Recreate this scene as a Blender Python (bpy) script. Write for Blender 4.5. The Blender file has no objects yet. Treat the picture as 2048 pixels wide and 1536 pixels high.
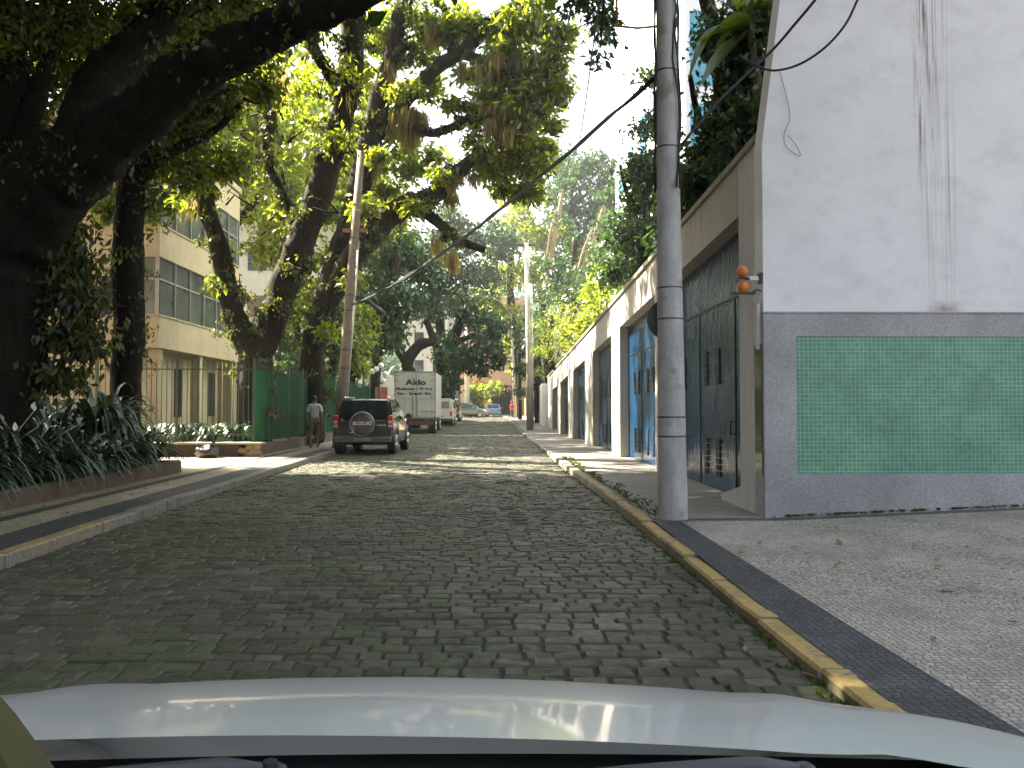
import bpy, math, random
import numpy as np
from mathutils import Vector, noise as mnoise
R = math.radians
random.seed(7); rng = np.random.default_rng(7)
S = bpy.context.scene
COL = S.collection
# ------------------------------------------------------------------ camera
F = 1640.0                      # focal length in pixels of the 2048 wide picture
CAMZ = 1.35
cam = bpy.data.objects.new('camera', bpy.data.cameras.new('camera'))
COL.objects.link(cam)
cam.data.sensor_width = 36; cam.data.lens = 36 * F / 2048
cam.data.clip_start = 0.05; cam.data.clip_end = 2000
cam.location = (0, 0, CAMZ)
cam.rotation_euler = (R(90 + 1.82), 0, -R(0.84))
S.camera = cam
# ------------------------------------------------------------------ light
SUN_E, SUN_A = R(46), R(26)     # elevation; angle forward of the left-hand side
SUNV = Vector((-math.cos(SUN_E) * math.cos(SUN_A), math.cos(SUN_E) * math.sin(SUN_A), math.sin(SUN_E)))
W = bpy.data.worlds.new('World'); S.world = W; W.use_nodes = True
wn = W.node_tree.nodes; wl = W.node_tree.links
sky = wn.new('ShaderNodeTexSky'); sky.sky_type = 'NISHITA'; sky.sun_disc = False
sky.sun_elevation = SUN_E; sky.sun_rotation = R(360 - 64)
sky.air_density = 1.0; sky.dust_density = 4.0; sky.ozone_density = 1.0
bg = wn['Background']; bg.inputs['Strength'].default_value = 0.06
hs = wn.new('ShaderNodeHueSaturation'); hs.inputs['Saturation'].default_value = .5      # thin white haze over the blue
wl.new(sky.outputs[0], hs.inputs['Color']); wl.new(hs.outputs[0], bg.inputs[0])
sl = bpy.data.lights.new('sun', 'SUN'); sl.energy = 5.0; sl.angle = R(0.6); sl.color = (1, .9, .74)
so = bpy.data.objects.new('sun', sl); COL.objects.link(so)
so.rotation_euler = SUNV.to_track_quat('Z', 'Y').to_euler()
S.view_settings.view_transform = 'Standard'; S.view_settings.look = 'None'
S.view_settings.exposure = 3.12; S.view_settings.gamma = 1
S.cycles.max_bounces = 6; S.cycles.diffuse_bounces = 3; S.cycles.transparent_max_bounces = 8
S.cycles.sample_clamp_indirect = 6
# ------------------------------------------------------------------ helpers
CAMROT = cam.rotation_euler.to_matrix()
def P(px, py, Y):               # photograph pixel at distance Y -> point in the street
    d = CAMROT @ Vector(((px - 1024) / F, (768 - py) / F, -1))
    return Vector((d.x / d.y * Y, Y, CAMZ + d.z / d.y * Y))
def rz(Y):                      # height of the road surface along the street
    return 0.0 if Y < 45 else (0.02 * (Y - 45) if Y < 75 else 0.6)
def interp(pts):
    xs, ys = zip(*pts)
    return lambda t: float(np.interp(t, xs, ys))
XR = interp([(-10, 1.6), (12, 1.58), (16.6, 1.48), (23.6, 1.42), (42.6, 1.22), (60, 1.0), (79, .6), (120, -2.5)])
XL = interp([(-10, -3.8), (6.9, -4.2), (9.6, -4.4), (21, -4.9), (45, -5.6), (80, -6.2), (120, -9)])

class NT:
    def __init__(s, name):
        s.m = bpy.data.materials.new(name); s.m.use_nodes = True
        s.t = s.m.node_tree; s.b = s.t.nodes['Principled BSDF']; s.out = s.t.nodes['Material Output']
    def n(s, kind, **kw):
        nd = s.t.nodes.new('ShaderNode' + kind)
        for k, v in kw.items():
            if k.startswith('i_'):
                key = k[2:]; nd.inputs[int(key) if key.isdigit() else key.replace('_', ' ')].default_value = v
            else: setattr(nd, k, v)
        return nd
    def l(s, a, b): s.t.links.new(a, b)
    def coord(s, sc=(1, 1, 1), rot=(0, 0, 0)):
        g = s.n('TexCoord'); m = s.n('Mapping'); m.inputs['Scale'].default_value = sc; m.inputs['Rotation'].default_value = rot
        s.l(g.outputs['Object'], m.inputs[0]); return m.outputs[0]
    def ramp(s, f, stops):
        r = s.n('ValToRGB'); e = r.color_ramp.elements
        while len(e) < len(stops): e.new(.5)
        for k, (p, c) in enumerate(stops):
            e[k].position = p; e[k].color = (c[0], c[1], c[2], 1) if hasattr(c, '__len__') else (c, c, c, 1)
        s.l(f, r.inputs[0]); return r.outputs[0]
    def noise(s, vec, scale, detail=4, rough=.55):
        n = s.n('TexNoise'); n.inputs['Scale'].default_value = scale; n.inputs['Detail'].default_value = detail
        n.inputs['Roughness'].default_value = rough; s.l(vec, n.inputs['Vector']); return n.outputs[0]
    def mix(s, f, a, b, mode='MIX'):
        m = s.n('MixRGB', blend_type=mode)
        for sock, v in ((m.inputs[0], f), (m.inputs[1], a), (m.inputs[2], b)):
            if hasattr(v, 'default_value') or hasattr(v, 'is_linked'): s.l(v, sock)
            elif hasattr(v, '__len__'): sock.default_value = (v[0], v[1], v[2], 1)
            else: sock.default_value = v
        return m.outputs[0]
    def bump(s, h, strength=.4, dist=.02):
        b = s.n('Bump'); b.inputs['Strength'].default_value = strength; b.inputs['Distance'].default_value = dist
        s.l(h, b.inputs['Height']); s.l(b.outputs[0], s.b.inputs['Normal'])
    def fin(s, col=None, rough=None, metal=None, spec=None, coat=None):
        for key, v in (('Base Color', col), ('Roughness', rough), ('Metallic', metal), ('Specular IOR Level', spec), ('Coat Weight', coat)):
            if v is None: continue
            if hasattr(v, 'is_linked'): s.l(v, s.b.inputs[key])
            elif hasattr(v, '__len__'): s.b.inputs[key].default_value = (v[0], v[1], v[2], 1)
            else: s.b.inputs[key].default_value = v
        return s.m

def plain(name, c, rough=.6, metal=0, spec=.5, coat=0, var=.18, scale=6, bump=0):
    n = NT(name)
    v = n.coord()
    f = n.noise(v, scale, 5)
    c2 = n.ramp(f, [(.25, [x * (1 - var) for x in c]), (.75, [min(1, x * (1 + var)) for x in c])])
    if bump: n.bump(n.noise(v, scale * 8, 4), bump, .01)
    return n.fin(c2, rough, metal, spec, coat)

def stained(name, c, dirt, rough=.75, amt=.6, sc=1.0, vert=True, bump=.25, streak=(6, 6, .5)):
    """painted plaster or concrete with blotches and rain streaks"""
    n = NT(name)
    v = n.coord((sc, sc, sc)); vs = n.coord(streak if vert else (3, 3, 3))
    a = n.ramp(n.noise(v, 1.2, 6, .6), [(.35, 0), (.75, 1)])
    b = n.ramp(n.noise(vs, 1.5, 5, .6), [(.5, 0), (.8, 1)])
    fine = n.ramp(n.noise(v, 30, 4), [(.3, .9), (.7, 1.06)])
    m = n.mix(a, c, [x * .8 for x in c])
    k = n.n('Math', operation='MULTIPLY'); n.l(b, k.inputs[0]); k.inputs[1].default_value = amt
    m = n.mix(k.outputs[0], m, dirt)
    m = n.mix(1.0, m, fine, 'MULTIPLY')
    n.bump(n.noise(v, 45, 4), bump, .008)
    return n.fin(m, rough)

def leafmat(name, dark, light, trans=.42, gloss=.06, hi=None):
    n = NT(name)
    g = n.n('NewGeometry')
    big = n.noise(n.coord(), .55, 3)
    r = n.n('Math', operation='MULTIPLY_ADD'); n.l(big, r.inputs[0]); r.inputs[1].default_value = 1.3; r.inputs[2].default_value = -.45
    a = n.n('Math', operation='ADD'); n.l(g.outputs['Random Per Island'], a.inputs[0]); n.l(r.outputs[0], a.inputs[1])
    h = n.n('Math', operation='MULTIPLY'); n.l(a.outputs[0], h.inputs[0]); h.inputs[1].default_value = .62
    stops = [(.05, dark), (.62, light)]
    if hi: stops.append((.97, hi))
    c = n.ramp(h.outputs[0], stops)
    d = n.n('BsdfDiffuse'); n.l(c, d.inputs[0])
    t = n.n('BsdfTranslucent'); tc = n.mix(1.0, c, (1.9, 1.75, .55), 'MULTIPLY'); n.l(tc, t.inputs[0])
    gl = n.n('BsdfGlossy'); gl.inputs['Roughness'].default_value = .38; gl.inputs[0].default_value = (.9, .95, 1, 1)
    m1 = n.n('MixShader'); m1.inputs[0].default_value = trans; n.l(d.outputs[0], m1.inputs[1]); n.l(t.outputs[0], m1.inputs[2])
    m2 = n.n('MixShader'); m2.inputs[0].default_value = gloss; n.l(m1.outputs[0], m2.inputs[1]); n.l(gl.outputs[0], m2.inputs[2])
    n.l(m2.outputs[0], n.out.inputs[0]); return n.m

# mesh builder ------------------------------------------------------
class MB:
    def __init__(s): s.v = []; s.f = []; s.sm = []
    def add(s, vs, fs, smooth=False):
        o = len(s.v); s.v += [tuple(p) for p in vs]
        s.f += [tuple(i + o for i in f) for f in fs]; s.sm += [smooth] * len(fs); return s
    def box(s, a, b, rz_=0, c=None):
        x0, y0, z0 = a; x1, y1, z1 = b
        vs = [(x0, y0, z0), (x1, y0, z0), (x1, y1, z0), (x0, y1, z0), (x0, y0, z1), (x1, y0, z1), (x1, y1, z1), (x0, y1, z1)]
        if rz_:
            cx, cy = c or ((x0 + x1) / 2, (y0 + y1) / 2); ca, sa = math.cos(rz_), math.sin(rz_)
            vs = [(cx + (x - cx) * ca - (y - cy) * sa, cy + (x - cx) * sa + (y - cy) * ca, z) for x, y, z in vs]
        return s.add(vs, [(0, 3, 2, 1), (4, 5, 6, 7), (0, 1, 5, 4), (1, 2, 6, 5), (2, 3, 7, 6), (3, 0, 4, 7)])
    def bbox(s, a, b, r=.02):      # box with chamfered edges
        x0, y0, z0 = a; x1, y1, z1 = b
        secs = []
        for z, q in ((z0, r), (z0 + r, 0), (z1 - r, 0), (z1, r)):
            e = q
            secs.append([(x0 + e + r, y0 + e, z), (x1 - e - r, y0 + e, z), (x1 - e, y0 + e + r, z), (x1 - e, y1 - e - r, z),
                         (x1 - e - r, y1 - e, z), (x0 + e + r, y1 - e, z), (x0 + e, y1 - e - r, z), (x0 + e, y0 + e + r, z)])
        return s.loft(secs, True, smooth=False)
    def prism(s, poly, axis, a, b):   # poly in the two other axes, extruded a..b along axis
        def pt(u, w, t): return {'x': (t, u, w), 'y': (u, t, w), 'z': (u, w, t)}[axis]
        n = len(poly); vs = [pt(u, w, a) for u, w in poly] + [pt(u, w, b) for u, w in poly]
        fs = [tuple(range(n))[::-1], tuple(range(n, 2 * n))] + [(i, (i + 1) % n, n + (i + 1) % n, n + i) for i in range(n)]
        return s.add(vs, fs)
    def loft(s, secs, cap=True, smooth=True):
        n = len(secs[0]); vs = [p for sec in secs for p in sec]
        fs = [(k * n + i, k * n + (i + 1) % n, (k + 1) * n + (i + 1) % n, (k + 1) * n + i) for k in range(len(secs) - 1) for i in range(n)]
        s.add(vs, fs, smooth)
        if cap:
            o = len(s.v) - len(vs)
            s.f += [tuple(o + i for i in range(n))[::-1], tuple(o + (len(secs) - 1) * n + i for i in range(n))]; s.sm += [False, False]
        return s
    def tube(s, pts, rad, n=8, rough=0.0, smooth=True, cap=True):
        pts = [Vector(p) for p in pts]
        if not hasattr(rad, '__len__'): rad = [rad] * len(pts)
        secs = []; up = Vector((0, 0, 1)); prev = None
        for i, p in enumerate(pts):
            d = (pts[min(i + 1, len(pts) - 1)] - pts[max(i - 1, 0)]).normalized()
            if prev is None:
                a = d.cross(Vector((0, 1, 0)) if abs(d.y) < .9 else Vector((1, 0, 0))).normalized()
            else:
                a = (prev - d * prev.dot(d)).normalized()
            prev = a; b = d.cross(a)
            ring = []
            for k in range(n):
                t = 2 * math.pi * k / n; o = a * math.cos(t) + b * math.sin(t)
                q = p + o * rad[i]
                ring.append(p + o * rad[i] * (1 + (rough * (1.6 * mnoise.noise(q * (1.1 / max(.12, rad[i]))) + 1.2 * mnoise.noise(q * (.35 / max(.12, rad[i])) + o)) if rough else 0)))
            secs.append(ring)
        return s.loft(secs, cap, smooth)
    def ball(s, c, r, n=12, m=8, sz=(1, 1, 1)):
        secs = []
        for k in range(1, m):
            t = math.pi * k / m
            secs.append([(c[0] + r * sz[0] * math.sin(t) * math.cos(2 * math.pi * i / n), c[1] + r * sz[1] * math.sin(t) * math.sin(2 * math.pi * i / n), c[2] - r * sz[2] * math.cos(t)) for i in range(n)])
        return s.loft(secs, True, True)
    def disc(s, c, r, axis='y', th=.02, n=24, r2=None):
        secs = []
        for t, q in ((-th / 2, r), (th / 2, r2 if r2 else r)):
            sec = []
            for i in range(n):
                a = 2 * math.pi * i / n; u, w = q * math.cos(a), q * math.sin(a)
                sec.append({'y': (c[0] + u, c[1] + t, c[2] + w), 'x': (c[0] + t, c[1] + u, c[2] + w), 'z': (c[0] + u, c[1] + w, c[2] + t)}[axis])
            secs.append(sec)
        return s.loft(secs, True, False)
    def build(s, name, mat, parent=None, org=None):
        me = bpy.data.meshes.new(name)
        o3 = Vector(org) if org is not None else Vector((0, 0, 0))
        me.from_pydata([(p[0] - o3.x, p[1] - o3.y, p[2] - o3.z) for p in s.v], [], s.f)
        me.polygons.foreach_set('use_smooth', s.sm); me.materials.append(mat); me.update()
        ob = bpy.data.objects.new(name, me); COL.objects.link(ob)
        if parent: ob.parent = parent
        return ob

def tag(o, label=None, cat=None, group=None, kind=None):
    if label: o['label'] = label
    if cat: o['category'] = cat
    if group: o['group'] = group
    if kind: o['kind'] = kind
    return o
def thing(name, label, cat, loc=(0, 0, 0), rotz=0, group=None):
    o = bpy.data.objects.new(name, None); COL.objects.link(o); o.empty_display_size = .3
    o.location = loc; o.rotation_euler = (0, 0, rotz); return tag(o, label, cat, group)
def single(ob, label, cat, loc, group=None):
    """one-mesh thing whose vertices are in street coordinates: move the origin to its base"""
    L = Vector(loc); ob.data.transform(__import__('mathutils').Matrix.Translation(-L)); ob.location = L
    return tag(ob, label, cat, group)
def struct(mb, name, mat): return tag(mb.build(name, mat), kind='structure')
def dup(root, loc, rotz=None, label=None):
    r = root.copy(); COL.objects.link(r); r.location = loc
    if rotz is not None: r.rotation_euler = (0, 0, rotz)
    if label: r['label'] = label
    for ch in list(root.children):
        c = ch.copy(); COL.objects.link(c); c.parent = r
        for g in ch.children:
            d = g.copy(); COL.objects.link(d); d.parent = c
    return r
def text_mesh(name, body, size_w, h, mat, parent, loc, rot, extr=.003, bold=0.0, shear=0):
    cu = bpy.data.curves.new('t', 'FONT'); cu.body = body; cu.extrude = extr; cu.offset = bold; cu.align_x = 'CENTER'; cu.shear = shear
    tmp = bpy.data.objects.new('t', cu); COL.objects.link(tmp)
    bpy.context.view_layer.update()
    dg = bpy.context.evaluated_depsgraph_get()
    me = bpy.data.meshes.new_from_object(tmp.evaluated_get(dg)); bpy.data.objects.remove(tmp)
    co = np.empty(len(me.vertices) * 3, 'f'); me.vertices.foreach_get('co', co); co = co.reshape(-1, 3)
    mn, mx = co.min(0), co.max(0)
    co[:, 0] = (co[:, 0] - (mn[0] + mx[0]) / 2) * size_w / (mx[0] - mn[0])
    co[:, 1] = (co[:, 1] - mn[1]) * h / (mx[1] - mn[1])
    me.vertices.foreach_set('co', co.ravel()); me.materials.clear(); me.materials.append(mat); me.update()
    ob = bpy.data.objects.new(name, me); COL.objects.link(ob); ob.location = loc; ob.rotation_euler = rot
    if parent: ob.parent = parent
    return ob

# foliage -----------------------------------------------------------
TA, CT = math.tan(SUN_A), math.cos(SUN_A) / math.tan(SUN_E)
WALLX = 3.15
def keep_light(p):
    """True where a leaf would close one of the breaks in the canopy the sun comes through"""
    x, y, z = p[:, 0], p[:, 1], p[:, 2]
    gx = x + z * CT; gy = y - z * CT * TA
    wx = gx > WALLX
    yy = np.where(wx, y - (WALLX - x) * TA, gy)
    wz = z - (WALLX - x) / CT
    xx = np.minimum(gx, WALLX)
    lo = np.interp(xx, [-9, -4.8, 1, 3.2], [21.7, 20.6, 17.6, 16.4]); hi = np.interp(xx, [-9, -4.8, 3.2], [25.0, 24.2, 23.4])
    wob = .25 * np.sin(xx * 2.3) + .15 * np.sin(xx * 5.1 + 1)
    inside = (yy > lo + wob) & (yy < hi + wob) & (x < WALLX) & (xx > -9)
    soft = (yy < np.where(xx > 2.5, 21.0, lo + .9)) & (rng.random(len(x)) < .16)
    far = ((yy > 43.0) & (yy < 43.8) | (yy > 52) & (yy < 53.5)) & (x < WALLX) & (xx > -3)
    return (inside & ~soft) | far

DK = 1.0
def leaves(name, mat, blobs, leaf=.14, dens=1.0, parent=None, org=(0, 0, 0), spread=.34, droop=.5, wfac=.42, per=34, gap=True):
    """blobs: (centre, (rx,ry,rz) or r, number of leaves). Leaves gather in sprays; each is a folded blade."""
    ps = []
    for c, r, n in blobs:
        r = np.array(r if hasattr(r, '__len__') else (r, r, r * .8), float)
        n = max(20, int(n * dens)); k = max(3, int(n / per))
        d = rng.normal(size=(k, 3)); d /= np.linalg.norm(d, axis=1)[:, None]
        rad = rng.random(k) ** .45
        cc = np.array(c) + d * rad[:, None] * r
        idx = rng.integers(0, k, n); sp = spread * min(1.4, .5 + r.mean() * .4)
        cs = rng.uniform(.5, 1.3, k)
        p = cc[idx] + rng.normal(size=(n, 3)) * sp * cs[idx][:, None] * np.array((1, 1, .6))
        ps.append(p)
    p = np.concatenate(ps)
    if gap: p = p[~keep_light(p)]
    n = len(p)
    d = rng.normal(size=(n, 3)); d[:, 2] -= droop; d /= np.linalg.norm(d, axis=1)[:, None]
    u = rng.normal(size=(n, 3)); u[:, 2] += .8; s_ = np.cross(d, u); s_ /= np.linalg.norm(s_, axis=1)[:, None]
    nn = np.cross(s_, d)
    L = leaf * rng.uniform(.6, 1.35, n)[:, None]; Wd = L * wfac
    v = np.empty((n, 4, 3))
    v[:, 0] = p; v[:, 1] = p + d * L * .5 + s_ * Wd * .5 + nn * L * .07; v[:, 2] = p + d * L - nn * L * .1; v[:, 3] = p + d * L * .5 - s_ * Wd * .5 + nn * L * .07
    v -= np.array(org, float)
    me = bpy.data.meshes.new(name)
    me.vertices.add(n * 4); me.vertices.foreach_set('co', v.astype('f').ravel())
    me.loops.add(n * 4); me.loops.foreach_set('vertex_index', np.arange(n * 4, dtype='i'))
    me.polygons.add(n); me.polygons.foreach_set('loop_start', np.arange(0, n * 4, 4, dtype='i'))
    me.materials.append(mat); me.update(calc_edges=True)
    ob = bpy.data.objects.new(name, me); COL.objects.link(ob)
    if parent: ob.parent = parent
    return ob

def limb(mb, pts, rough=.12, n=14, sub=6):
    """pts: (x,y,z,r); smooth curve through them with bark-like lumps"""
    q = [np.array(p, float) for p in pts]
    if len(q) < 3: q.insert(1, (q[0] + q[1]) / 2)
    out = []
    for i in range(len(q) - 1):
        p0 = q[max(i - 1, 0)]; p1 = q[i]; p2 = q[i + 1]; p3 = q[min(i + 2, len(q) - 1)]
        for k in range(sub):
            t = k / sub
            out.append(.5 * ((2 * p1) + (-p0 + p2) * t + (2 * p0 - 5 * p1 + 4 * p2 - p3) * t * t + (-p0 + 3 * p1 - 3 * p2 + p3) * t ** 3))
    out.append(q[-1])
    mb.tube([o[:3] for o in out], [max(.008, o[3]) for o in out], n, rough)
def plimb(mb, pts, **kw):       # pts: (px, py, width_px, Y)
    o = []
    for px, py, w, Y in pts:
        p = P(px, py, Y); o.append((p.x, p.y, p.z, w / 2 * Y / F))
    limb(mb, o, **kw)
# ------------------------------------------------------------------ materials
def bark(name, a, b, moss=(.05, .07, .02), mamt=.5):
    n = NT(name); v = n.coord((5, 5, 1.2)); w = n.coord()
    f = n.noise(v, 2.5, 7, .65)
    c = n.ramp(f, [(.3, a), (.7, b)])
    c = n.mix(n.ramp(n.noise(w, 1.3, 5), [(.45, 0), (.62, mamt)]), c, moss)
    n.bump(f, 1.0, .06); return n.fin(c, .9, spec=.2)
m_bark = bark('dark_bark', (.006, .0045, .003), (.022, .016, .011), (.012, .016, .005), .4)
m_bark2 = bark('brown_bark', (.008, .006, .004), (.035, .025, .016), (.018, .025, .008), .6)
m_bark_pale = bark('pale_bark', (.15, .1, .06), (.32, .23, .15), (.15, .14, .08), .4)
LFN = leafmat('broadleaf_foliage', (.02, .04, .008), (.13, .18, .02), .55, .05, (.34, .38, .035))
LFM = leafmat('backlit_foliage', (.025, .045, .01), (.17, .22, .024), .64, .04, (.4, .43, .04))
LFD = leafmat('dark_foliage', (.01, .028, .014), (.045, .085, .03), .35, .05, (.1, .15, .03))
LFB = leafmat('blue_green_foliage', (.014, .036, .022), (.045, .085, .048), .35, .04, (.09, .13, .055))
LFI = leafmat('ivy_leaf', (.014, .024, .007), (.075, .09, .02), .45, .04, (.2, .22, .04))
LFO = leafmat('dry_moss', (.09, .075, .035), (.27, .225, .11), .5, .02, (.42, .36, .18))
m_stone = None
# ------------------------------------------------------------------ the street
n = NT('cobblestone')
g = n.n('NewGeometry'); v = n.coord()
c = n.ramp(g.outputs['Random Per Island'], [(0, (.06, .057, .04)), (.4, (.078, .075, .055)), (.85, (.098, .094, .072)), (1, (.14, .13, .105))])
c = n.mix(1.0, c, n.ramp(n.noise(v, .55, 6, .65), [(.32, (.7, .66, .6)), (.5, (.95, .96, .92)), (.68, (1.25, 1.2, 1.1))]), 'MULTIPLY')
c = n.mix(1.0, c, n.ramp(n.noise(v, 22, 5, .65), [(.25, .65), (.75, 1.2)]), 'MULTIPLY')
big = n.ramp(n.noise(v, .8, 5, .6), [(.48, 0), (.66, 1)])
sep = n.n('SeparateXYZ'); n.l(v, sep.inputs[0])
xm = n.n('MapRange'); n.l(sep.outputs[0], xm.inputs[0]); xm.inputs[1].default_value = 1.7; xm.inputs[2].default_value = -1.5; xm.inputs[3].default_value = .3; xm.inputs[4].default_value = .8
mm = n.n('Math', operation='MULTIPLY'); n.l(big, mm.inputs[0]); n.l(xm.outputs[0], mm.inputs[1])
m2 = n.n('Math', operation='MULTIPLY'); n.l(mm.outputs[0], m2.inputs[0]); n.l(n.ramp(n.noise(v, 9, 4), [(.3, 0), (.55, 1)]), m2.inputs[1])
c = n.mix(m2.outputs[0], c, (.05, .085, .016))
n.bump(n.noise(v, 60, 5, .7), .5, .006)
m_stone = n.fin(c, n.ramp(n.noise(v, 14, 3), [(.3, .5), (.7, .8)]), spec=.35)
n = NT('joint_soil'); v = n.coord()
c = n.ramp(n.noise(v, 3, 6), [(.35, (.028, .026, .019)), (.55, (.042, .04, .026)), (.7, (.045, .058, .02))])
n.bump(n.noise(v, 70, 4), .6, .01); m_joint = n.fin(c, .95)

def road_strip(mb, y0, y1, step, z, fl, fr):
    ys = list(np.arange(y0, y1 + .01, step)); vs = []
    for y in ys: vs += [(fl(y), y, z + rz(y)), (fr(y), y, z + rz(y))]
    mb.add(vs, [(2 * i, 2 * i + 1, 2 * i + 3, 2 * i + 2) for i in range(len(ys) - 1)])
mb = MB(); mb.add([(-400, -60, -.35), (400, -60, -.35), (400, 900, .2), (-400, 900, .2)], [(0, 1, 2, 3)])
struct(mb, 'ground', plain('soil', (.07, .06, .04), .95, scale=.5))
mb = MB(); road_strip(mb, -9, 128, 1.5, -.010, lambda y: XL(y) - .1, lambda y: XR(y) + .1)
struct(mb, 'road_bed', m_joint)
# every sett modelled, laid in rows across the street
st_v = []; 
def setts(y0, y1, dy, wx):
    y = y0
    while y < y1:
        d = dy * random.uniform(.9, 1.1); x = XL(y) + .02 - random.uniform(0, wx * .5); xr = XR(y) - .01
        ph = random.uniform(0, 6)
        while x < xr - .03:
            w = min(wx * random.uniform(.7, 1.35), xr - x)
            if w > .05:
                g_ = .002 + random.random() * .004; h = random.gauss(0, .0028); yo = .018 * math.sin(x * 1.7 + ph) + random.uniform(-.008, .008)
                t1, t2 = random.gauss(0, .003), random.gauss(0, .003)
                x0, x1, a0, a1 = x + g_, x + w - g_, y + g_ + yo, y + d - g_ + yo
                ch = min(.012, w * .1); zz = rz(y) + h
                zt = [zz - t1 - t2, zz + t1 - t2, zz + t1 + t2, zz - t1 + t2]
                j = [random.uniform(-.006, .006) for _ in range(8)]
                o = [(x0 + j[0], a0 + j[1]), (x1 + j[2], a0 + j[3]), (x1 + j[4], a1 + j[5]), (x0 + j[6], a1 + j[7])]
                i_ = [(o[0][0] + ch, o[0][1] + ch), (o[1][0] - ch, o[1][1] + ch), (o[2][0] - ch, o[2][1] - ch), (o[3][0] + ch, o[3][1] - ch)]
                cxm, cym = (x0 + x1) / 2, (a0 + a1) / 2
                st_v.extend([(p[0], p[1], zz - .014) for p in o]); st_v.extend([(p[0], p[1], q - .006) for p, q in zip(o, zt)][:0])
                st_v.extend([(p[0], p[1], q) for p, q in zip(i_, zt)]); st_v.append((cxm, cym, zz + .003))
            x += w
        y += d
setts(-1.0, 46, .145, .175); setts(46, 100, .3, .38)
ns = len(st_v) // 9
fs = []
for k in range(ns):
    o = k * 9
    fs += [(o, o + 1, o + 5, o + 4), (o + 1, o + 2, o + 6, o + 5), (o + 2, o + 3, o + 7, o + 6), (o + 3, o, o + 4, o + 7),
           (o + 4, o + 5, o + 8), (o + 5, o + 6, o + 8), (o + 6, o + 7, o + 8), (o + 7, o + 4, o + 8)]
mb = MB(); mb.v = st_v; mb.f = fs; mb.sm = [False] * len(fs)
struct(mb, 'cobbled_road', m_stone)

# kerbs: real stones, paint worn off in places
def kerbmat(name, paint, lim):
    n = NT(name); v = n.coord()
    g = n.n('NewGeometry')
    st = n.ramp(n.noise(v, 18, 5), [(.3, (.13, .12, .1)), (.7, (.25, .235, .2))])
    sep = n.n('SeparateXYZ'); n.l(v, sep.inputs[0])
    f = n.n('MapRange'); n.l(sep.outputs[1], f.inputs[0]); f.inputs[1].default_value = lim[0]; f.inputs[2].default_value = lim[1]; f.inputs[3].default_value = lim[2]; f.inputs[4].default_value = lim[3]
    w = n.noise(v, 7, 6, .7)
    a = n.n('Math', operation='ADD'); n.l(w, a.inputs[0]); n.l(f.outputs[0], a.inputs[1])
    nz = n.n('SeparateXYZ'); n.l(g.outputs['Normal'], nz.inputs[0])
    t = n.n('Math', operation='MULTIPLY'); n.l(n.ramp(a.outputs[0], [(.48, 0), (.58, 1)]), t.inputs[0]); n.l(n.ramp(nz.outputs[2], [(.2, .25), (.8, .93)]), t.inputs[1])
    pc = n.mix(n.ramp(n.noise(v, 30, 4), [(.3, 0), (.7, 1)]), paint, [x * .7 for x in paint])
    c = n.mix(t.outputs[0], st, pc)
    c = n.mix(n.ramp(n.noise(v, 2.2, 5), [(.55, 0), (.7, .55)]), c, (.06, .065, .03))
    n.bump(n.noise(v, 40, 5), .5, .01); return n.fin(c, .8)
HR = interp([(5, .055), (9.3, .112), (130, .116)])      # the right kerb sinks towards the entrance
def kerb(fx, side, y0, y1, w, name, mat, h=.12):
    mb = MB(); y = y0; h0 = h
    while y < y1:
        h = h0 if side < 0 else HR(y)
        l = random.uniform(.85, 1.25); j = random.uniform(-.012, .012); z = rz(y) + h + random.uniform(-.008, .008)
        x0, x1 = fx(y) + j, fx(y + l - .015) + j; c = .018; s = side; sk = random.uniform(-.008, .008)
        sec = lambda x, yy, zt: [(x, yy, zt - h - .1), (x + s * .008, yy, zt - c), (x + s * (.008 + c), yy, zt), (x + s * w, yy, zt), (x + s * w, yy, zt - h - .1)]
        ys = [y + .006, y + l * .33, y + l * .66, y + l - .012]
        mb.loft([sec(x0 + (x1 - x0) * t + random.uniform(-.006, .006), yy, z + random.uniform(-.004, .004)) for t, yy in zip((0, .33, .66, 1), ys)], True, False)
        y += l
    struct(mb, name, mat)
kerb(XR, 1, -6, 105, .14, 'kerb_right', kerbmat('right_kerb_paint', (.5, .36, .11), (7, 22, .13, -.12)), .115)
kerb(XL, -1, -6, 105, .16, 'kerb_left', kerbmat('left_kerb_paint', (.42, .3, .1), (9.0, 11, .06, -.2)))

def mosaic(name, a, b, joint, scale=16, gr=.55):
    n = NT(name); v = n.coord()
    vo = n.n('TexVoronoi', feature='F1'); vo.inputs['Scale'].default_value = scale; vo.inputs['Randomness'].default_value = gr; n.l(v, vo.inputs['Vector'])
    ve = n.n('TexVoronoi', feature='DISTANCE_TO_EDGE'); ve.inputs['Scale'].default_value = scale; ve.inputs['Randomness'].default_value = gr; n.l(v, ve.inputs['Vector'])
    sp = n.n('SeparateXYZ'); n.l(vo.outputs['Color'], sp.inputs[0])
    c = n.mix(sp.outputs[0], a, b)
    c = n.mix(n.ramp(ve.outputs[0], [(.02, 0), (.09, 1)]), joint, c)
    c = n.mix(1.0, c, n.ramp(n.noise(v, 1.6, 6, .65), [(.3, .68), (.7, 1.1)]), 'MULTIPLY')
    n.bump(n.ramp(ve.outputs[0], [(0, 0), (.16, 1)]), .8, .008); return n.fin(c, .75)
m_pv_r = mosaic('pale_stone_mosaic', (.35, .32, .275), (.49, .45, .39), (.17, .155, .135), 23)
m_pv_l = mosaic('tan_stone_mosaic', (.34, .29, .2), (.48, .41, .3), (.18, .15, .1), 23)
m_pv_d = mosaic('black_stone_mosaic', (.05, .054, .06), (.09, .094, .1), (.04, .038, .035), 23)
m_conc = stained('pavement_concrete', (.2, .198, .18), (.07, .085, .04), .85, .85, .9, False, .4)
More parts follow.
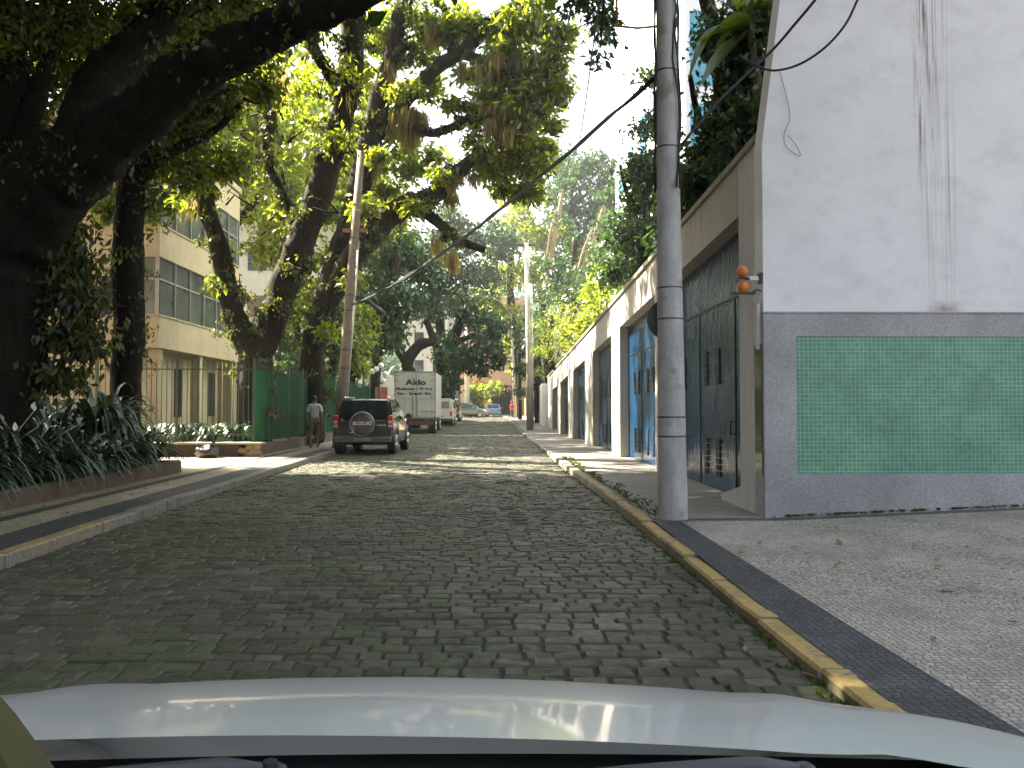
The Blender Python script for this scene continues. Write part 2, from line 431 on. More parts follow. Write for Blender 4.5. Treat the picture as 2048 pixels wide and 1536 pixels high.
def pav(name, mat, y0, y1, fa, fb, z=.12, step=1.0, slope=None):
    ys = list(np.arange(y0, y1 - .01, step)) + [y1]; vs = []
    for y in ys:
        a, b = fa(y), fb(y)
        for x in (a, b): vs.append((x, y, (z if b < 0 else HR(y) + .002 + (z - .12)) + rz(y) + (max(0, x - 3.1) * .042 if slope else 0)))
    mb = MB(); mb.add(vs, [(2 * i, 2 * i + 1, 2 * i + 3, 2 * i + 2) for i in range(len(ys) - 1)]); return struct(mb, name, mat)
kr = lambda y: XR(y) + .15
BD = interp([(5, 2.1), (9, 2.02)])
pav('right_pavement', m_pv_r, -6, 9.15, BD, lambda y: 3.1)
pav('entrance_pavement', m_pv_r, -6, 9.15, lambda y: 3.1, lambda y: 12, slope=True)
pav('dark_border_strip', m_pv_d, -6, 9.15, lambda y: XR(y) + .14, BD)
pav('drain_strip', plain('dark_concrete', (.1, .1, .095), .9, scale=9, bump=.4), 9.15, 9.36, lambda y: XR(y) + .14, lambda y: 3.1, z=.112, step=.3)
pav('drain_strip_entrance', plain('dark_concrete_2', (.1, .1, .095), .9, scale=9, bump=.4), 9.15, 9.5, lambda y: 3.1, lambda y: 12, z=.112, slope=True, step=.4)
pav('right_pavement_concrete', m_conc, 9.36, 15.2, lambda y: XR(y) + .14, lambda y: 3.6)
pav('far_right_pavement', stained('worn_pavement', (.17, .16, .135), (.09, .09, .06), .9, .5, .9, False, .35), 15.2, 105, lambda y: XR(y) + .14, lambda y: 3.6)
kl = lambda y: XL(y)
pav('left_pavement_dark_border', m_pv_d, -6, 26, lambda y: kl(y) - .62, lambda y: kl(y) - .15)
pav('left_pavement', m_pv_l, -6, 26, lambda y: kl(y) - 1.12, lambda y: kl(y) - .62)
pav('left_pavement_dark_band', m_pv_d, -6, 26, lambda y: kl(y) - 1.34, lambda y: kl(y) - 1.12)
pav('left_pavement_inner', m_pv_l, -6, 26, lambda y: -12, lambda y: kl(y) - 1.34)
pav('far_left_pavement', m_conc, 26, 105, lambda y: -9, lambda y: kl(y) - .15)

# ------------------------------------------------------------------ house with white wall on the right
BX, BY = 3.06, 9.45
m_gran = NT('grey_granite'); v = m_gran.coord()
c = m_gran.ramp(m_gran.noise(v, 55, 6, .75), [(.3, (.17, .172, .178)), (.5, (.3, .3, .305)), (.7, (.45, .45, .45))])
c = m_gran.mix(1.0, c, m_gran.ramp(m_gran.noise(v, 1.3, 5), [(.3, .72), (.7, 1.15)]), 'MULTIPLY')
m_gran.bump(m_gran.noise(v, 60, 4), .25, .004)
m_gran = m_gran.fin(c, .42)
n = NT('white_painted_wall'); v = n.coord()
c = n.ramp(n.noise(v, .9, 6, .6), [(.3, (.68, .67, .68)), (.7, (.79, .78, .79))])
c = n.mix(1.0, c, n.ramp(n.noise(v, 60, 3), [(.3, .95), (.7, 1.03)]), 'MULTIPLY')
c = n.mix(1.0, c, n.ramp(n.noise(n.coord((1, 1, 1.6)), 2.1, 7, .7), [(.35, .9), (.5, 1.0), (.68, 1.03)]), 'MULTIPLY')
c = n.mix(n.ramp(n.noise(n.coord((30, 30, .4)), 1.2, 5, .6), [(.6, 0), (.8, .14)]), c, (.4, .37, .34))
sp = n.n('SeparateXYZ'); n.l(v, sp.inputs[0])
def band(n, sock, c0, w, soft):
    a = n.n('Math', operation='SUBTRACT'); n.l(sock, a.inputs[0]); a.inputs[1].default_value = c0
    b = n.n('Math', operation='ABSOLUTE'); n.l(a.outputs[0], b.inputs[0])
    r = n.n('MapRange'); n.l(b.outputs[0], r.inputs[0]); r.inputs[1].default_value = w; r.inputs[2].default_value = w + soft; r.inputs[3].default_value = 1; r.inputs[4].default_value = 0
    return r.outputs[0]
def mul(n, *s):
    o = s[0]
    for q in s[1:]:
        m = n.n('Math', operation='MULTIPLY'); n.l(o, m.inputs[0])
        if hasattr(q, 'is_linked'): n.l(q, m.inputs[1])
        else: m.inputs[1].default_value = q
        o = m.outputs[0]
    return o
# rain streaks: dark near the drip, fading below
st = n.ramp(n.noise(n.coord((24, 24, .5)), 1.6, 5, .7), [(.5, 0), (.66, 1)])
zf = n.n('MapRange'); n.l(sp.outputs[2], zf.inputs[0]); zf.inputs[1].default_value = 3.7; zf.inputs[2].default_value = 4.6; zf.inputs[3].default_value = 0; zf.inputs[4].default_value = 1
c = n.mix(mul(n, st, band(n, sp.outputs[0], 5.0, .09, .08), zf.outputs[0], .95), c, (.09, .055, .035))
st2 = n.ramp(n.noise(n.coord((40, 40, .25)), 1.8, 4, .6), [(.52, 0), (.6, 1)])
zf2 = n.n('MapRange'); n.l(sp.outputs[2], zf2.inputs[0]); zf2.inputs[1].default_value = 2.5; zf2.inputs[2].default_value = 3.8; zf2.inputs[3].default_value = .12; zf2.inputs[4].default_value = .5
c = n.mix(mul(n, st2, band(n, sp.outputs[0], 5.12, .14, .1), zf2.outputs[0]), c, (.25, .21, .19))
c = n.mix(mul(n, band(n, sp.outputs[0], 5.2, .05, .22), band(n, sp.outputs[2], 2.5, .03, .12), n.noise(v, 9, 4), 1.3), c, (.3, .22, .15))
n.bump(n.noise(v, 50, 5), .15, .006)
m_white = n.fin(c, .8)
n = NT('green_glass_tiles'); v = n.coord()
br = n.n('TexBrick', offset=0.0); n.l(n.coord((1, 1, 1), (R(90), 0, 0)), br.inputs['Vector'])
br.inputs['Scale'].default_value = 1.0; br.inputs['Brick Width'].default_value = .0495; br.inputs['Row Height'].default_value = .0495; br.inputs['Mortar Size'].default_value = .0034
br.inputs['Color1'].default_value = (.07, .225, .145, 1); br.inputs['Color2'].default_value = (.11, .29, .195, 1); br.inputs['Mortar'].default_value = (.27, .47, .36, 1); br.inputs['Mortar Smooth'].default_value = .2
c = n.mix(1.0, br.outputs[0], n.ramp(n.noise(v, 2.5, 5), [(.3, (.72, .74, .78)), (.7, (1.12, 1.08, 1.05))]), 'MULTIPLY')
n.bump(br.outputs[1], -.3, .003); m_tile = n.fin(c, .28)
house = thing('white_house', 'tall white house wall on the right with grey granite base and green tiles', 'house', (BX, BY, 0))
mb = MB(); mb.prism([(BX, 2.47), (BX, 4.45), (3.28, 6.1), (3.75, 9.4), (14, 9.4), (14, 2.47)], 'y', BY, BY + .3)
mb.box((BX + .03, BY, .0), (14, BY + .3, 2.47))
mb.box((5.6, BY + .3, 0), (14, BY + 9, 9.4))
mb.build('wall', m_white, house, (BX, BY, 0))
for o in house.children: o.data.transform(__import__('mathutils').Matrix.Translation((BX, BY, 0))); o.location = (-BX, -BY, 0)
gx0, gx1 = 3.42, 12.0
mb = MB(); g0, gy = BX - .015, BY - .045
mb.prism([(g0, -.1), (g0, 2.47), (14, 2.47), (14, 2.2), (gx0, 2.2), (gx0, .62), (14, .62), (14, -.1)], 'y', gy, BY - .001)
mb.box((g0, BY - .001, -.1), (BX + .03, BY + .3, 2.47))
mb.box((g0 - .01, gy - .012, 2.47), (14, BY + .02, 2.487))
mb.build('granite_base', m_gran, house).location = (-BX, -BY, 0)
mb = MB(); mb.box((gx0 + .002, gy + .012, .622), (13.9, BY - .001, 2.198)); mb.build('tile_panel', m_tile, house).location = (-BX, -BY, 0)
mb = MB(); mb.box((BX - .028, BY + .02, .6), (BX - .017, BY + .27, 2.12)); mb.build('side_panel', plain('polished_brown_stone', (.1, .085, .06), .08, spec=.9, var=.3), house).location = (-BX, -BY, 0)
mb = MB(); mb.box((BX - .05, BY + .06, 2.06), (BX - .016, BY + .14, 2.6)); mb.box((BX - .04, BY + .2, 2.2), (BX - .016, BY + .23, 3.0)); mb.build('conduit', plain('white_plastic', (.6, .6, .6), .5), house).location = (-BX, -BY, 0)

# orange twin warning lamp on the corner
lx, ly = BX, BY + .05
p1 = P(1484, 543, 9.4); p2 = P(1486, 574, 9.4)
sig = thing('garage_warning_lamp', 'pair of orange globe lamps on a black bracket beside the first garage door', 'lamp', (p2.x, p2.y, p2.z))
m_or = plain('orange_plastic', (.62, .16, .02), .35, var=.1); m_blk = plain('black_metal', (.025, .025, .027), .5)
for p in (p1, p2): MB().ball(p, .068, 20, 14).build('globe', m_or, sig, p2)
mb = MB(); mb.tube([(p1.x, p1.y, p1.z - .075), (p1.x + .04, p1.y, p1.z - .085), (BX, p1.y + .12, p1.z - .07)], .012, 8); mb.box((p1.x - .04, p1.y - .04, p1.z - .085), (p1.x + .04, p1.y + .04, p1.z - .065))
mb.box((BX - .03, BY, p1.z - .12), (BX + .0, BY + .12, p1.z + .0))
mb.box((p2.x - .14, p2.y - .03, p2.z - .085), (p2.x + .14, p2.y + .03, p2.z - .06)); mb.tube([(p2.x + .1, p2.y, p2.z - .07), (p2.x + .15, p2.y, p2.z - .03), (BX, p2.y + .12, p2.z - .03)], .01, 8)
mb.build('bracket', m_blk, sig, p2)
mb = MB(); mb.box((p1.x + .09, p1.y - .006, p1.z - .1), (p1.x + .19, p1.y + .03, p1.z - .055)); mb.build('switch_box', plain('grey_plastic', (.5, .55, .58), .3), sig, p2)

# ------------------------------------------------------------------ row of garages
wt = lambda y: 4.62 - .026 * (y - 10)
dt = lambda y: 3.92 - .035 * (y - 10.5)
bays = [(10.7, 15.9), (16.6, 21.5), (23.1, 27.8), (30.3, 35.3), (37.8, 42.6), (45.2, 49.3)]
m_gw = stained('beige_plaster', (.43, .4, .35), (.17, .145, .115), .85, .75, 1.0, True, .3, (5, 5, .35))
m_gp = stained('pale_plaster', (.52, .51, .5), (.25, .24, .22), .85, .4, 1.0, True, .3)
gar = thing('garage_block', 'long beige garage wall with a row of dark doors along the right pavement', 'garage', (WALLX, 9.78, 0))
GO = (WALLX, 9.78, 0)
mb = MB(); prev = 9.78
edges = bays + [(54.0, 54.0)]
for a, b in edges:
    y0 = prev
    if prev > 9.8 or True:
        x0 = WALLX
        mb.prism([(y0, -.1), (y0, wt(y0)), (a, wt(a)), (a, -.1)], 'x', x0, x0 + .5)
    if b > a: mb.prism([(a, dt(a)), (a, wt(a)), (b, wt(b)), (b, dt(b))], 'x', WALLX + .002, WALLX + .5)
    prev = b
mb.build('wall', m_gw, gar, GO)
mb = MB(); mb.prism([(9.76, wt(9.78)), (9.76, wt(9.78) + .09), (54.1, wt(54) + .09), (54.1, wt(54))], 'x', WALLX - .05, WALLX + .6)
mb.build('coping', stained('mossy_coping', (.3, .27, .2), (.1, .1, .06), .9, .8), gar, GO)
mb = MB(); mb.prism([(9.74, -.1), (9.74, 4.2), (9.775, 4.2), (9.775, -.1)], 'x', WALLX - .02, WALLX + .6)
mb.prism([(9.78, .1), (10.72, .1), (10.72, .32), (9.78, .5)], 'x', WALLX - .1, WALLX - .002); mb.prism([(10.72, .1), (11.3, .1), (11.3, .2), (10.72, .32)], 'x', WALLX - .1, WALLX - .002)
mb.prism([(9.785, .1), (9.785, wt(9.785)), (10.69, wt(10.69)), (10.69, .1)], 'x', WALLX - .008, WALLX - .001)
mb.build('end_pier', m_gp, gar, GO)
mb = MB(); mb.box((WALLX + .6, 10, -.1), (WALLX + 6, 54, 3.2)); mb.build('garage_body', m_gp, gar, GO)
n = NT('navy_garage_paint'); v = n.coord()
c = n.ramp(n.noise(v, 1.4, 5), [(.3, (.006, .03, .07)), (.7, (.01, .052, .12))])
c = n.mix(n.ramp(n.noise(n.coord((3, 3, .6)), 3, 5), [(.6, 0), (.75, .35)]), c, (.07, .075, .07))
n.bump(n.noise(n.coord((1, 9, 1.1), (R(14), 0, 0)), 1.6, 3, .5), .4, .05)
m_door = n.fin(c, .13, spec=.9)
m_vent = plain('vent_black', (.008, .008, .009), .6); m_rail = plain('dark_steel', (.04, .045, .05), .4, .5)
names = ['dark blue garage door nearest the white house, behind the thick pole', 'garage door striped with bright sunlight', 'dark garage door just past the sunlit one', None, None, 'farthest dark door of the garage row']
for k, (a, b) in enumerate(bays):
    X = WALLX + .24; w = b - a
    mb = MB(); mb.prism([(a - .05, .13), (a - .05, dt(a) + .02), (b + .05, dt(b) + .02), (b + .05, .13)], 'x', X, X + .05)
    d = mb.build('garage_door', m_door, gar, GO)
    if names[k]: d['label'] = names[k]
    mb = MB(); zt = dt(b) - .75
    mb.box((X - .014, a, zt - .02), (X - .001, b, zt + .02)); mb.box((X - .012, a + .02, .15), (X - .001, a + .07, dt(b))); mb.box((X - .012, b - .07, .15), (X - .001, b - .02, dt(b)))
    for t in (.2, .6): mb.box((X - .012, a + w * t - .012, .15), (X - .001, a + w * t + .012, zt))
    mb.build('frame', m_rail, d, GO)
    for t0 in (.28, .42, .66, .8) if k else (.36, .5, .8, .9):
        for z0, z1 in ((.32, .92), (1.75, 2.32)):
            mb = MB(); y = a + w * t0
            if y + .2 > b - .1: continue
            for q in range(6): mb.box((X - .02, y, z0 + (z1 - z0) * q / 6), (X - .002, y + .2, z0 + (z1 - z0) * (q + .82) / 6))
            mb.build('vent', m_vent, d, GO)
    mb = MB(); y = a + w * .22; mb.tube([(X - .05, y, 1.0), (X - .05, y, 1.18)], .012, 6); mb.box((X - .05, y - .01, .99), (X, y + .01, 1.01)); mb.box((X - .05, y - .01, 1.17), (X, y + .01, 1.19)); mb.build('handle', m_rail, d, GO)
# wall that carries on past the garages
fw = thing('blue_gate_wall', 'sunlit white and blue gate past the last garage', 'gate', (3.0, 54.4, .1))
MB().bbox((2.75, 54.3, .1), (3.6, 55.0, 3.1)).build('gate_post', plain('white_wash', (.7, .69, .66), .8), fw, (3.0, 54.4, .1))
MB().bbox((2.8, 57.4, .1), (3.6, 58.0, 3.1)).build('gate_post', plain('white_wash_2', (.7, .69, .66), .8), fw, (3.0, 54.4, .1))
MB().box((2.95, 55.0, .25), (3.02, 57.4, 2.7)).build('gate_leaf', plain('sky_blue_paint', (.06, .3, .45), .4), fw, (3.0, 54.4, .1))
mb = MB(); mb.box((3.0, 58.0, .1), (3.3, 100, 2.9)); mb.box((2.95, 58.0, 2.9), (3.35, 100, 3.0))
single(mb.build('boundary_wall', stained('ochre_wall', (.4, .3, .18), (.14, .08, .05), .9, .8)), 'ochre boundary wall far up the right pavement past the garages', 'wall', (3.1, 60, 0))

# ------------------------------------------------------------------ concrete poles
m_pole = NT('pole_concrete'); v = m_pole.coord()
c = m_pole.ramp(m_pole.noise(m_pole.coord((1, 1, .35)), 6, 6, .65), [(.3, (.27, .27, .26)), (.7, (.45, .45, .44))])
c = m_pole.mix(m_pole.ramp(m_pole.noise(v, 3.2, 4), [(.56, 0), (.68, .6)]), c, (.2, .14, .085))
c = m_pole.mix(m_pole.ramp(m_pole.noise(m_pole.coord((1, 1, 5)), 2.4, 4), [(.6, 0), (.72, .5)]), c, (.45, .45, .45))
m_pole.bump(m_pole.noise(v, 30, 5), .4, .008); m_pole = m_pole.fin(c, .85)
m_strap = plain('steel_strap', (.09, .09, .09), .45, .7)
PB = P(1346, 1032, 9.44); PB.z = .12
pole = thing('utility_pole', 'thick grey concrete utility pole in front of the first garage door', 'utility pole', PB)
hp = 8.6; lean = -.02
cx = lambda z: PB.x + lean * z * .4
mb = MB(); zs = [-.3, 0, .6, 1.5, 2.6, 3.9, 5, 6.1, 7.4, hp]
mb.tube([(cx(z), PB.y, z + .12) for z in zs], [.170 - .0098 * max(z, 0) for z in zs], 28, .004); mb.build('shaft', m_pole, pole, PB)
for zz in (1.05, 1.27, 2.4, 2.76, 4.4, 5.3):
    MB().disc((cx(zz), PB.y, zz), .170 - .0098 * zz + .006, 'z', .018, 28).build('strap', m_strap, pole, PB)
mb = MB()
for k in range(7):
    a = random.uniform(0, 6.28); r = .12; pts = []
    for q in range(16):
        z = 3.9 + q * .3; a += random.uniform(-.5, .5); rr = .175 - .0098 * z + random.uniform(.0, .035); pts.append((cx(z) + rr * math.cos(a), PB.y + rr * math.sin(a), z))
    mb.tube(pts, .011, 6)
mb.build('cable_bundle', plain('black_rubber', (.02, .02, .02), .6), pole, PB)
mb = MB(); mb.tube([(1.3, 9.4, 5.83), (1.6, 9.4, 5.80), (2.0, 9.4, 5.84)], .016, 6); mb.tube([(1.36, 9.4, 5.83), (1.36, 9.4, 7.2)], .014, 6); mb.tube([(1.36, 9.4, 7.1), (2.0, 9.4, 7.15)], .014, 6)
mb.build('bracket_arm', plain('rusty_iron', (.22, .12, .05), .8), pole, PB)
mb = MB(); mb.disc((cx(2.4) + .0, PB.y + .2, 2.42), .235, 'y', .01, 32)
single(mb.build('round_sign', plain('sign_back_grey', (.05, .05, .052), .5)), 'round road sign fixed behind the thick concrete pole and seen from its dark back', 'sign', (cx(2.4), PB.y + .2, 2.18))

# left leaning pole
b0, b1 = P(676, 878, 27), P(713, 425, 27); b0.z = .12
dirp = (b1 - b0) / (b1.z - b0.z); top = b0 + dirp * 9.8
pl = thing('utility_pole', 'leaning brown concrete pole on the left pavement behind the walking man', 'utility pole', b0)
mb = MB(); mb.tube([b0 - dirp * .3, b0 + dirp * 3, b0 + dirp * 6, top], [.2, .175, .15, .115], 18, .005)
mb.build('shaft', plain('brown_concrete', (.22, .175, .13), .85, var=.3, bump=.3), pl, b0)
mb = MB(); mb.tube([b0 + dirp * .3 + Vector((.2, -.04, 0)), b0 + dirp * 6.8 + Vector((.155, -.04, 0))], .03, 8); mb.build('conduit', plain('galvanised_pipe', (.5, .49, .46), .4, .3), pl, b0)
for h in (2.6, 3.2, 4.5, 5.0, 6.9): q = b0 + dirp * h; MB().disc(q, .18 - h * .0085 + .03, 'z', .04, 20).build('strap', m_strap, pl, b0)
mb = MB(); q = b0 + dirp * 5.0; mb.tube([q, q + Vector((.5, 0, -.1)), q + Vector((1.15, -.1, -.62))], [.06, .05, .07], 8); mb.build('lamp_arm', m_blk, pl, b0)
mb = MB(); q = b0 + dirp * 7.1; mb.box((q.x - .4, q.y - .06, q.z), (q.x + .4, q.y + .06, q.z + .12)); mb.build('crossarm', plain('weathered_wood', (.25, .16, .09), .9), pl, b0)
# right distant pole
b0 = P(1060, 862, 48); b0.z = .18
pr = thing('utility_pole', 'slim concrete pole on the right pavement in front of the last garages', 'utility pole', b0)
mb = MB(); mb.tube([b0, b0 + Vector((-.05, 0, 4)), b0 + Vector((-.2, 0, 11))], [.2, .17, .13], 14, .004); mb.build('shaft', plain('far_pole_concrete', (.33, .29, .23), .85, var=.25), pr, b0)
MB().tube([(b0.x, b0.y, 5), (b0.x - .3, b0.y, 5.2), (b0.x + .0, b0.y, 5.6)], .03, 6).build('bracket', m_rail, pr, b0)
mb = MB(); mb.box((b0.x - 2.3, b0.y - .05, 11.0), (b0.x + .3, b0.y + .05, 11.12))
mb.build('crossarm', m_rail, pr, b0)
mb = MB(); mb.tube([b0 + Vector((.2, -.1, .2)), b0 + Vector((.12, -.1, 7))], .03, 6); mb.build('conduit', plain('grey_pipe', (.4, .4, .38), .4), pr, b0)
mb = MB(); mb.tube([b0 + Vector((-.02, -.0, 7.4)), b0 + Vector((-.03, -.0, 8.6))], .19, 12); mb.build('sunlit_patch', plain('sunlit_white', (.75, .75, .72), .5), pr, b0)  # white ring imitates a bright sunlit patch on the shaft
# street lamp with curved arm
lb = Vector((1.35, 72, .66))
lp = thing('street_lamp', 'street lamp with a long curved arm over the far end of the street', 'street lamp', lb)
mb = MB(); mb.tube([lb, lb + Vector((-.2, 0, 5)), lb + Vector((-.4, 0, 9.2))], [.16, .12, .09], 10); mb.tube([lb + Vector((-.4, 0, 9.1)), lb + Vector((-1.4, 0, 10.3)), lb + Vector((-3.0, 0, 11.1)), lb + Vector((-3.6, 0, 11.2))], .05, 8)
mb.build('mast', plain('lamp_mast', (.4, .36, .28), .7), lp, lb)
mb = MB(); mb.ball(lb + Vector((-4.0, 0, 11.25)), .5, 12, 8, (1, .35, .22)); mb.build('lamp_head', plain('lamp_glass', (.75, .78, .8), .25), lp, lb)
# parking sign
sb = P(1018, 838, 66); sb.z = .52
ps = thing('parking_sign', 'small round red-rimmed no parking sign on a post up the right pavement', 'sign', sb)
zc = 3.0
MB().tube([sb, sb + Vector((0, 0, 2.8))], .035, 8).build('post', m_rail, ps, sb)
d_ = MB().disc((sb.x, sb.y - .05, zc), .235, 'y', .012, 28).build('sign_face', plain('sign_white', (.75, .75, .72), .5), ps, sb)
rr = []
mb = MB()
for i in range(28):
    a, a2 = 2 * math.pi * i / 28, 2 * math.pi * (i + 1) / 28; y = sb.y - .06
    mb.add([(sb.x + .235 * math.cos(a), y, zc + .235 * math.sin(a)), (sb.x + .235 * math.cos(a2), y, zc + .235 * math.sin(a2)), (sb.x + .19 * math.cos(a2), y, zc + .19 * math.sin(a2)), (sb.x + .19 * math.cos(a), y, zc + .19 * math.sin(a))], [(0, 1, 2, 3)])
mb.add([(sb.x - .15, sb.y - .064, zc + .12), (sb.x - .12, sb.y - .064, zc + .15), (sb.x + .15, sb.y - .064, zc - .12), (sb.x + .12, sb.y - .064, zc - .15)], [(0, 1, 2, 3)])
mb.build('red_rim', plain('sign_red', (.5, .03, .03), .5), d_, (0, 0, 0)).location = (0, 0, 0)
for ch in d_.children: ch.data.transform(__import__('mathutils').Matrix.Translation(-sb))
text_mesh('letter', 'E', .17, .22, m_blk, d_, Vector((0, -.058, zc - .11 - sb.z)), (R(90), 0, 0), .002, .03)

# ------------------------------------------------------------------ cables
m_cab = plain('cable_black', (.015, .015, .017), .5)
def sag(a, b, s, n=18): return [(Vector(a) * (1 - t) + Vector(b) * t) + Vector((0, 0, -s * 4 * t * (1 - t))) for t in [i / n for i in range(n + 1)]]
def smooth(pts, k=6):
    q = [Vector(p) for p in pts]; out = []
    for i in range(len(q) - 1):
        a, b, c, d = q[max(i - 1, 0)], q[i], q[i + 1], q[min(i + 2, len(q) - 1)]
        for j in range(k):
            t = j / k; out.append(.5 * ((2 * b) + (c - a) * t + (2 * a - 5 * b + 4 * c - d) * t * t + (3 * b - a - 3 * c + d) * t ** 3))
    return out + [q[-1]]
def cable(name, pts, r, label, n=6, grp=None):
    pts = smooth(pts, 5) if len(pts) < 12 else pts
    single(MB().tube(pts, r, n).build(name, m_cab), label, 'cable', pts[0], grp)
cA, cB = P(1338, 130, 9.44), P(705, 610, 27)
mb = MB()
pts = sag(cA, cB, .35, 26)
for k in range(3): mb.tube([p + Vector((0, random.uniform(-.02, .02), random.uniform(-.035, .035))) for p in pts], [.012 + .016 * min(1, i / 16) for i in range(len(pts))], 6)
single(mb.build('overhead_cable', m_cab), 'thick bundle of black cables crossing the street from the big pole to the left pole', 'cable', cA)
cable('overhead_cable', sag(P(1213, -120, 8), P(1158, 292, 16), .1, 18), .009, 'thin black wire dropping steeply through the white sky gap')
loop = [P(1742, -60, 8.3), P(1715, 0, 8.4), P(1690, 50, 8.5), P(1650, 95, 8.6), P(1600, 128, 8.8), P(1550, 141, 8.9), P(1515, 132, 9.0), P(1478, 112, 9.1)]
cable('hanging_cable', loop, .013, 'loose black cable end curling in front of the white wall', 8)
cable('hanging_cable', [P(1690, -80, 8.6), P(1630, 0, 8.9), P(1590, 48, 9.1), P(1540, 105, 9.35), P(1440, 200, 9.44), P(1362, 290, 9.44)], .016, 'straight black cable running from the thick pole up across the white wall', 8)
cable('hanging_wire', [P(1560, 145, 9.42), P(1572, 190, 9.42), P(1580, 235, 9.42), P(1568, 270, 9.42), P(1574, 295, 9.42), P(1600, 312, 9.42), P(1592, 290, 9.42), P(1575, 270, 9.42)], .0035, 'thin grey wire dangling on the white wall below the loose cable', 5)

# ------------------------------------------------------------------ vehicles (local frame: rear bumper at y=0, nose at +y, centre x=0)
m_tyre = plain('tyre_rubber', (.018, .018, .018), .85); m_rim = plain('alloy', (.45, .45, .46), .3, .8)
m_glass = plain('tinted_glass', (.01, .014, .018), .05, spec=.8, var=.02); m_red = plain('red_lens', (.42, .01, .012), .15, spec=.8)
m_clear = plain('clear_lens', (.55, .5, .48), .15); m_plast = plain('grey_plastic_trim', (.05, .05, .05), .6); m_plate = plain('licence_plate_blank', (.3, .26, .24), .5)
def carpaint(name, c, rough=.25, metal=.3): return plain(name, c, rough, metal, .6, .6, var=.06)
def wheel(t, x, y, r, w=.22, label=None):
    s = 1 if x > 0 else -1
    tb = MB(); secs = []
    for dx, rr in ((-w / 2, r - .06), (-w / 2, r - .02), (-w / 2 + .03, r), (w / 2 - .03, r), (w / 2, r - .02), (w / 2, r - .09), (w / 2 - .02, r * .6)):
        secs.append([(x + s * dx, y + rr * math.cos(a), r + rr * math.sin(a)) for a in [2 * math.pi * k / 28 for k in range(28)]])
    tb.loft(secs, True, False); o = tb.build('wheel', m_tyre, t)
    rb = MB(); secs = [[(x + s * dx, y + rr * math.cos(a), r + rr * math.sin(a)) for a in [2 * math.pi * k / 24 for k in range(24)]] for dx, rr in ((w / 2 - .03, r * .7), (w / 2 + .004, r * .66), (w / 2 - .012, r * .6))]
    rb.loft(secs, True, False)
    for k in range(5):
        a = 2 * math.pi * k / 5; c_, s_ = math.cos(a), math.sin(a)
        rb.tube([(x + s * (w / 2 - .01), y, r), (x + s * (w / 2 - .005), y + r * .62 * c_, r + r * .62 * s_)], .04, 6)
    rb.build('rim', m_rim, o); return o
def body_loft(secs, n=7):
    """secs: (y, halfw_bottom, z_bottom, halfw_mid, z_mid, halfw_belt, z_belt, round)"""
    out = []
    for y, wb, zb, wm, zm, wt_, zt, r in secs:
        half = [(wb, zb), (wm, zb + (zm - zb) * .5), (wm, zm), (wt_ + r * .3, zt - r), (wt_ - r * .4, zt)]
        out.append([(a, y, z) for a, z in half] + [(-a, y, z) for a, z in reversed(half)])
    return out
def panel(pts, th=.012):
    """thin glass pane following 4+ corner points"""
    p = [Vector(q) for q in pts]; nn = (p[1] - p[0]).cross(p[2] - p[0]).normalized() * th
    mb = MB(); k = len(p); mb.add([q for q in p] + [q + nn for q in p], [tuple(range(k))[::-1], tuple(range(k, 2 * k))] + [(i, (i + 1) % k, k + (i + 1) % k, k + i) for i in range(k)]); return mb

def car_shell(t, paint, L, Wd, H, belt, zb, rear_rake, hood_y, ws_y, roof0, roof1, hoodz, tail=None, roof_w=.84, fr=.35):
    hw = Wd / 2; tz = tail or belt
    sec = [(0.0, hw * .86, zb + .12, hw * .93, zb + .35, hw * .86, tz - .12, .06), (.05, hw * .95, zb, hw * .99, zb + .35, hw * .93, tz - .02, .08), (.25, hw * .97, zb, hw, zb + .35, hw * .95, tz, .08),
           (L * .3, hw * .97, zb, hw, zb + .35, hw * .96, belt, .08), (ws_y, hw * .97, zb, hw, zb + .35, hw * .96, belt, .08),
           (ws_y + .35, hw * .97, zb, hw, zb + .35, hw * .93, hoodz, .1), (L - .4, hw * .94, zb, hw * .97, zb + .3, hw * .85, hoodz - .08, .12), (L - .08, hw * .85, zb + .05, hw * .88, zb + .3, hw * .72, hoodz - .2, .12), (L, hw * .75, zb + .1, hw * .8, zb + .25, hw * .65, hoodz - .32, .08)]
    MB().loft(body_loft(sec), True, True).build('body', paint, t)
    rw = hw * roof_w; bw = hw * .94; zr = H
    A = lambda y, w, z: [(w, y, z), (-w, y, z)]
    mb = MB(); ys = [(rear_rake[0], bw, tz - .02), (roof0, rw, zr - .06), (roof0 + .12, rw * .98, zr), (roof1, rw * .97, zr - .01), (ws_y + .1, bw, belt - .02)]
    # cabin as a closed loft of side profiles from -x to x
    prof = [(rear_rake[0], tz - .03), (roof0, zr - .05), (roof0 + .14, zr - .005), ((roof0 + roof1) / 2, zr), (roof1, zr - .02), (ws_y + .25, belt - .03)]
    secs = []
    for s in (-1, -.96, -.5, 0, .5, .96, 1):
        q = []
        for y, z in prof:
            top_ = (z - belt) / (zr - belt); wv = bw + (rw - bw) * max(0, top_)
            zz = z - (.05 * max(0, top_) if abs(s) == 1 else .012 * abs(s) * max(0, top_))
            q.append((s * wv, y, zz))
        secs.append(q + [(s * bw * .99, ws_y + .2, belt - .1), (s * bw * .99, rear_rake[0] + .02, belt - .1)])
    mb = MB(); mb.loft(secs, True, False); mb.build('cabin', paint, t)
    return bw, rw
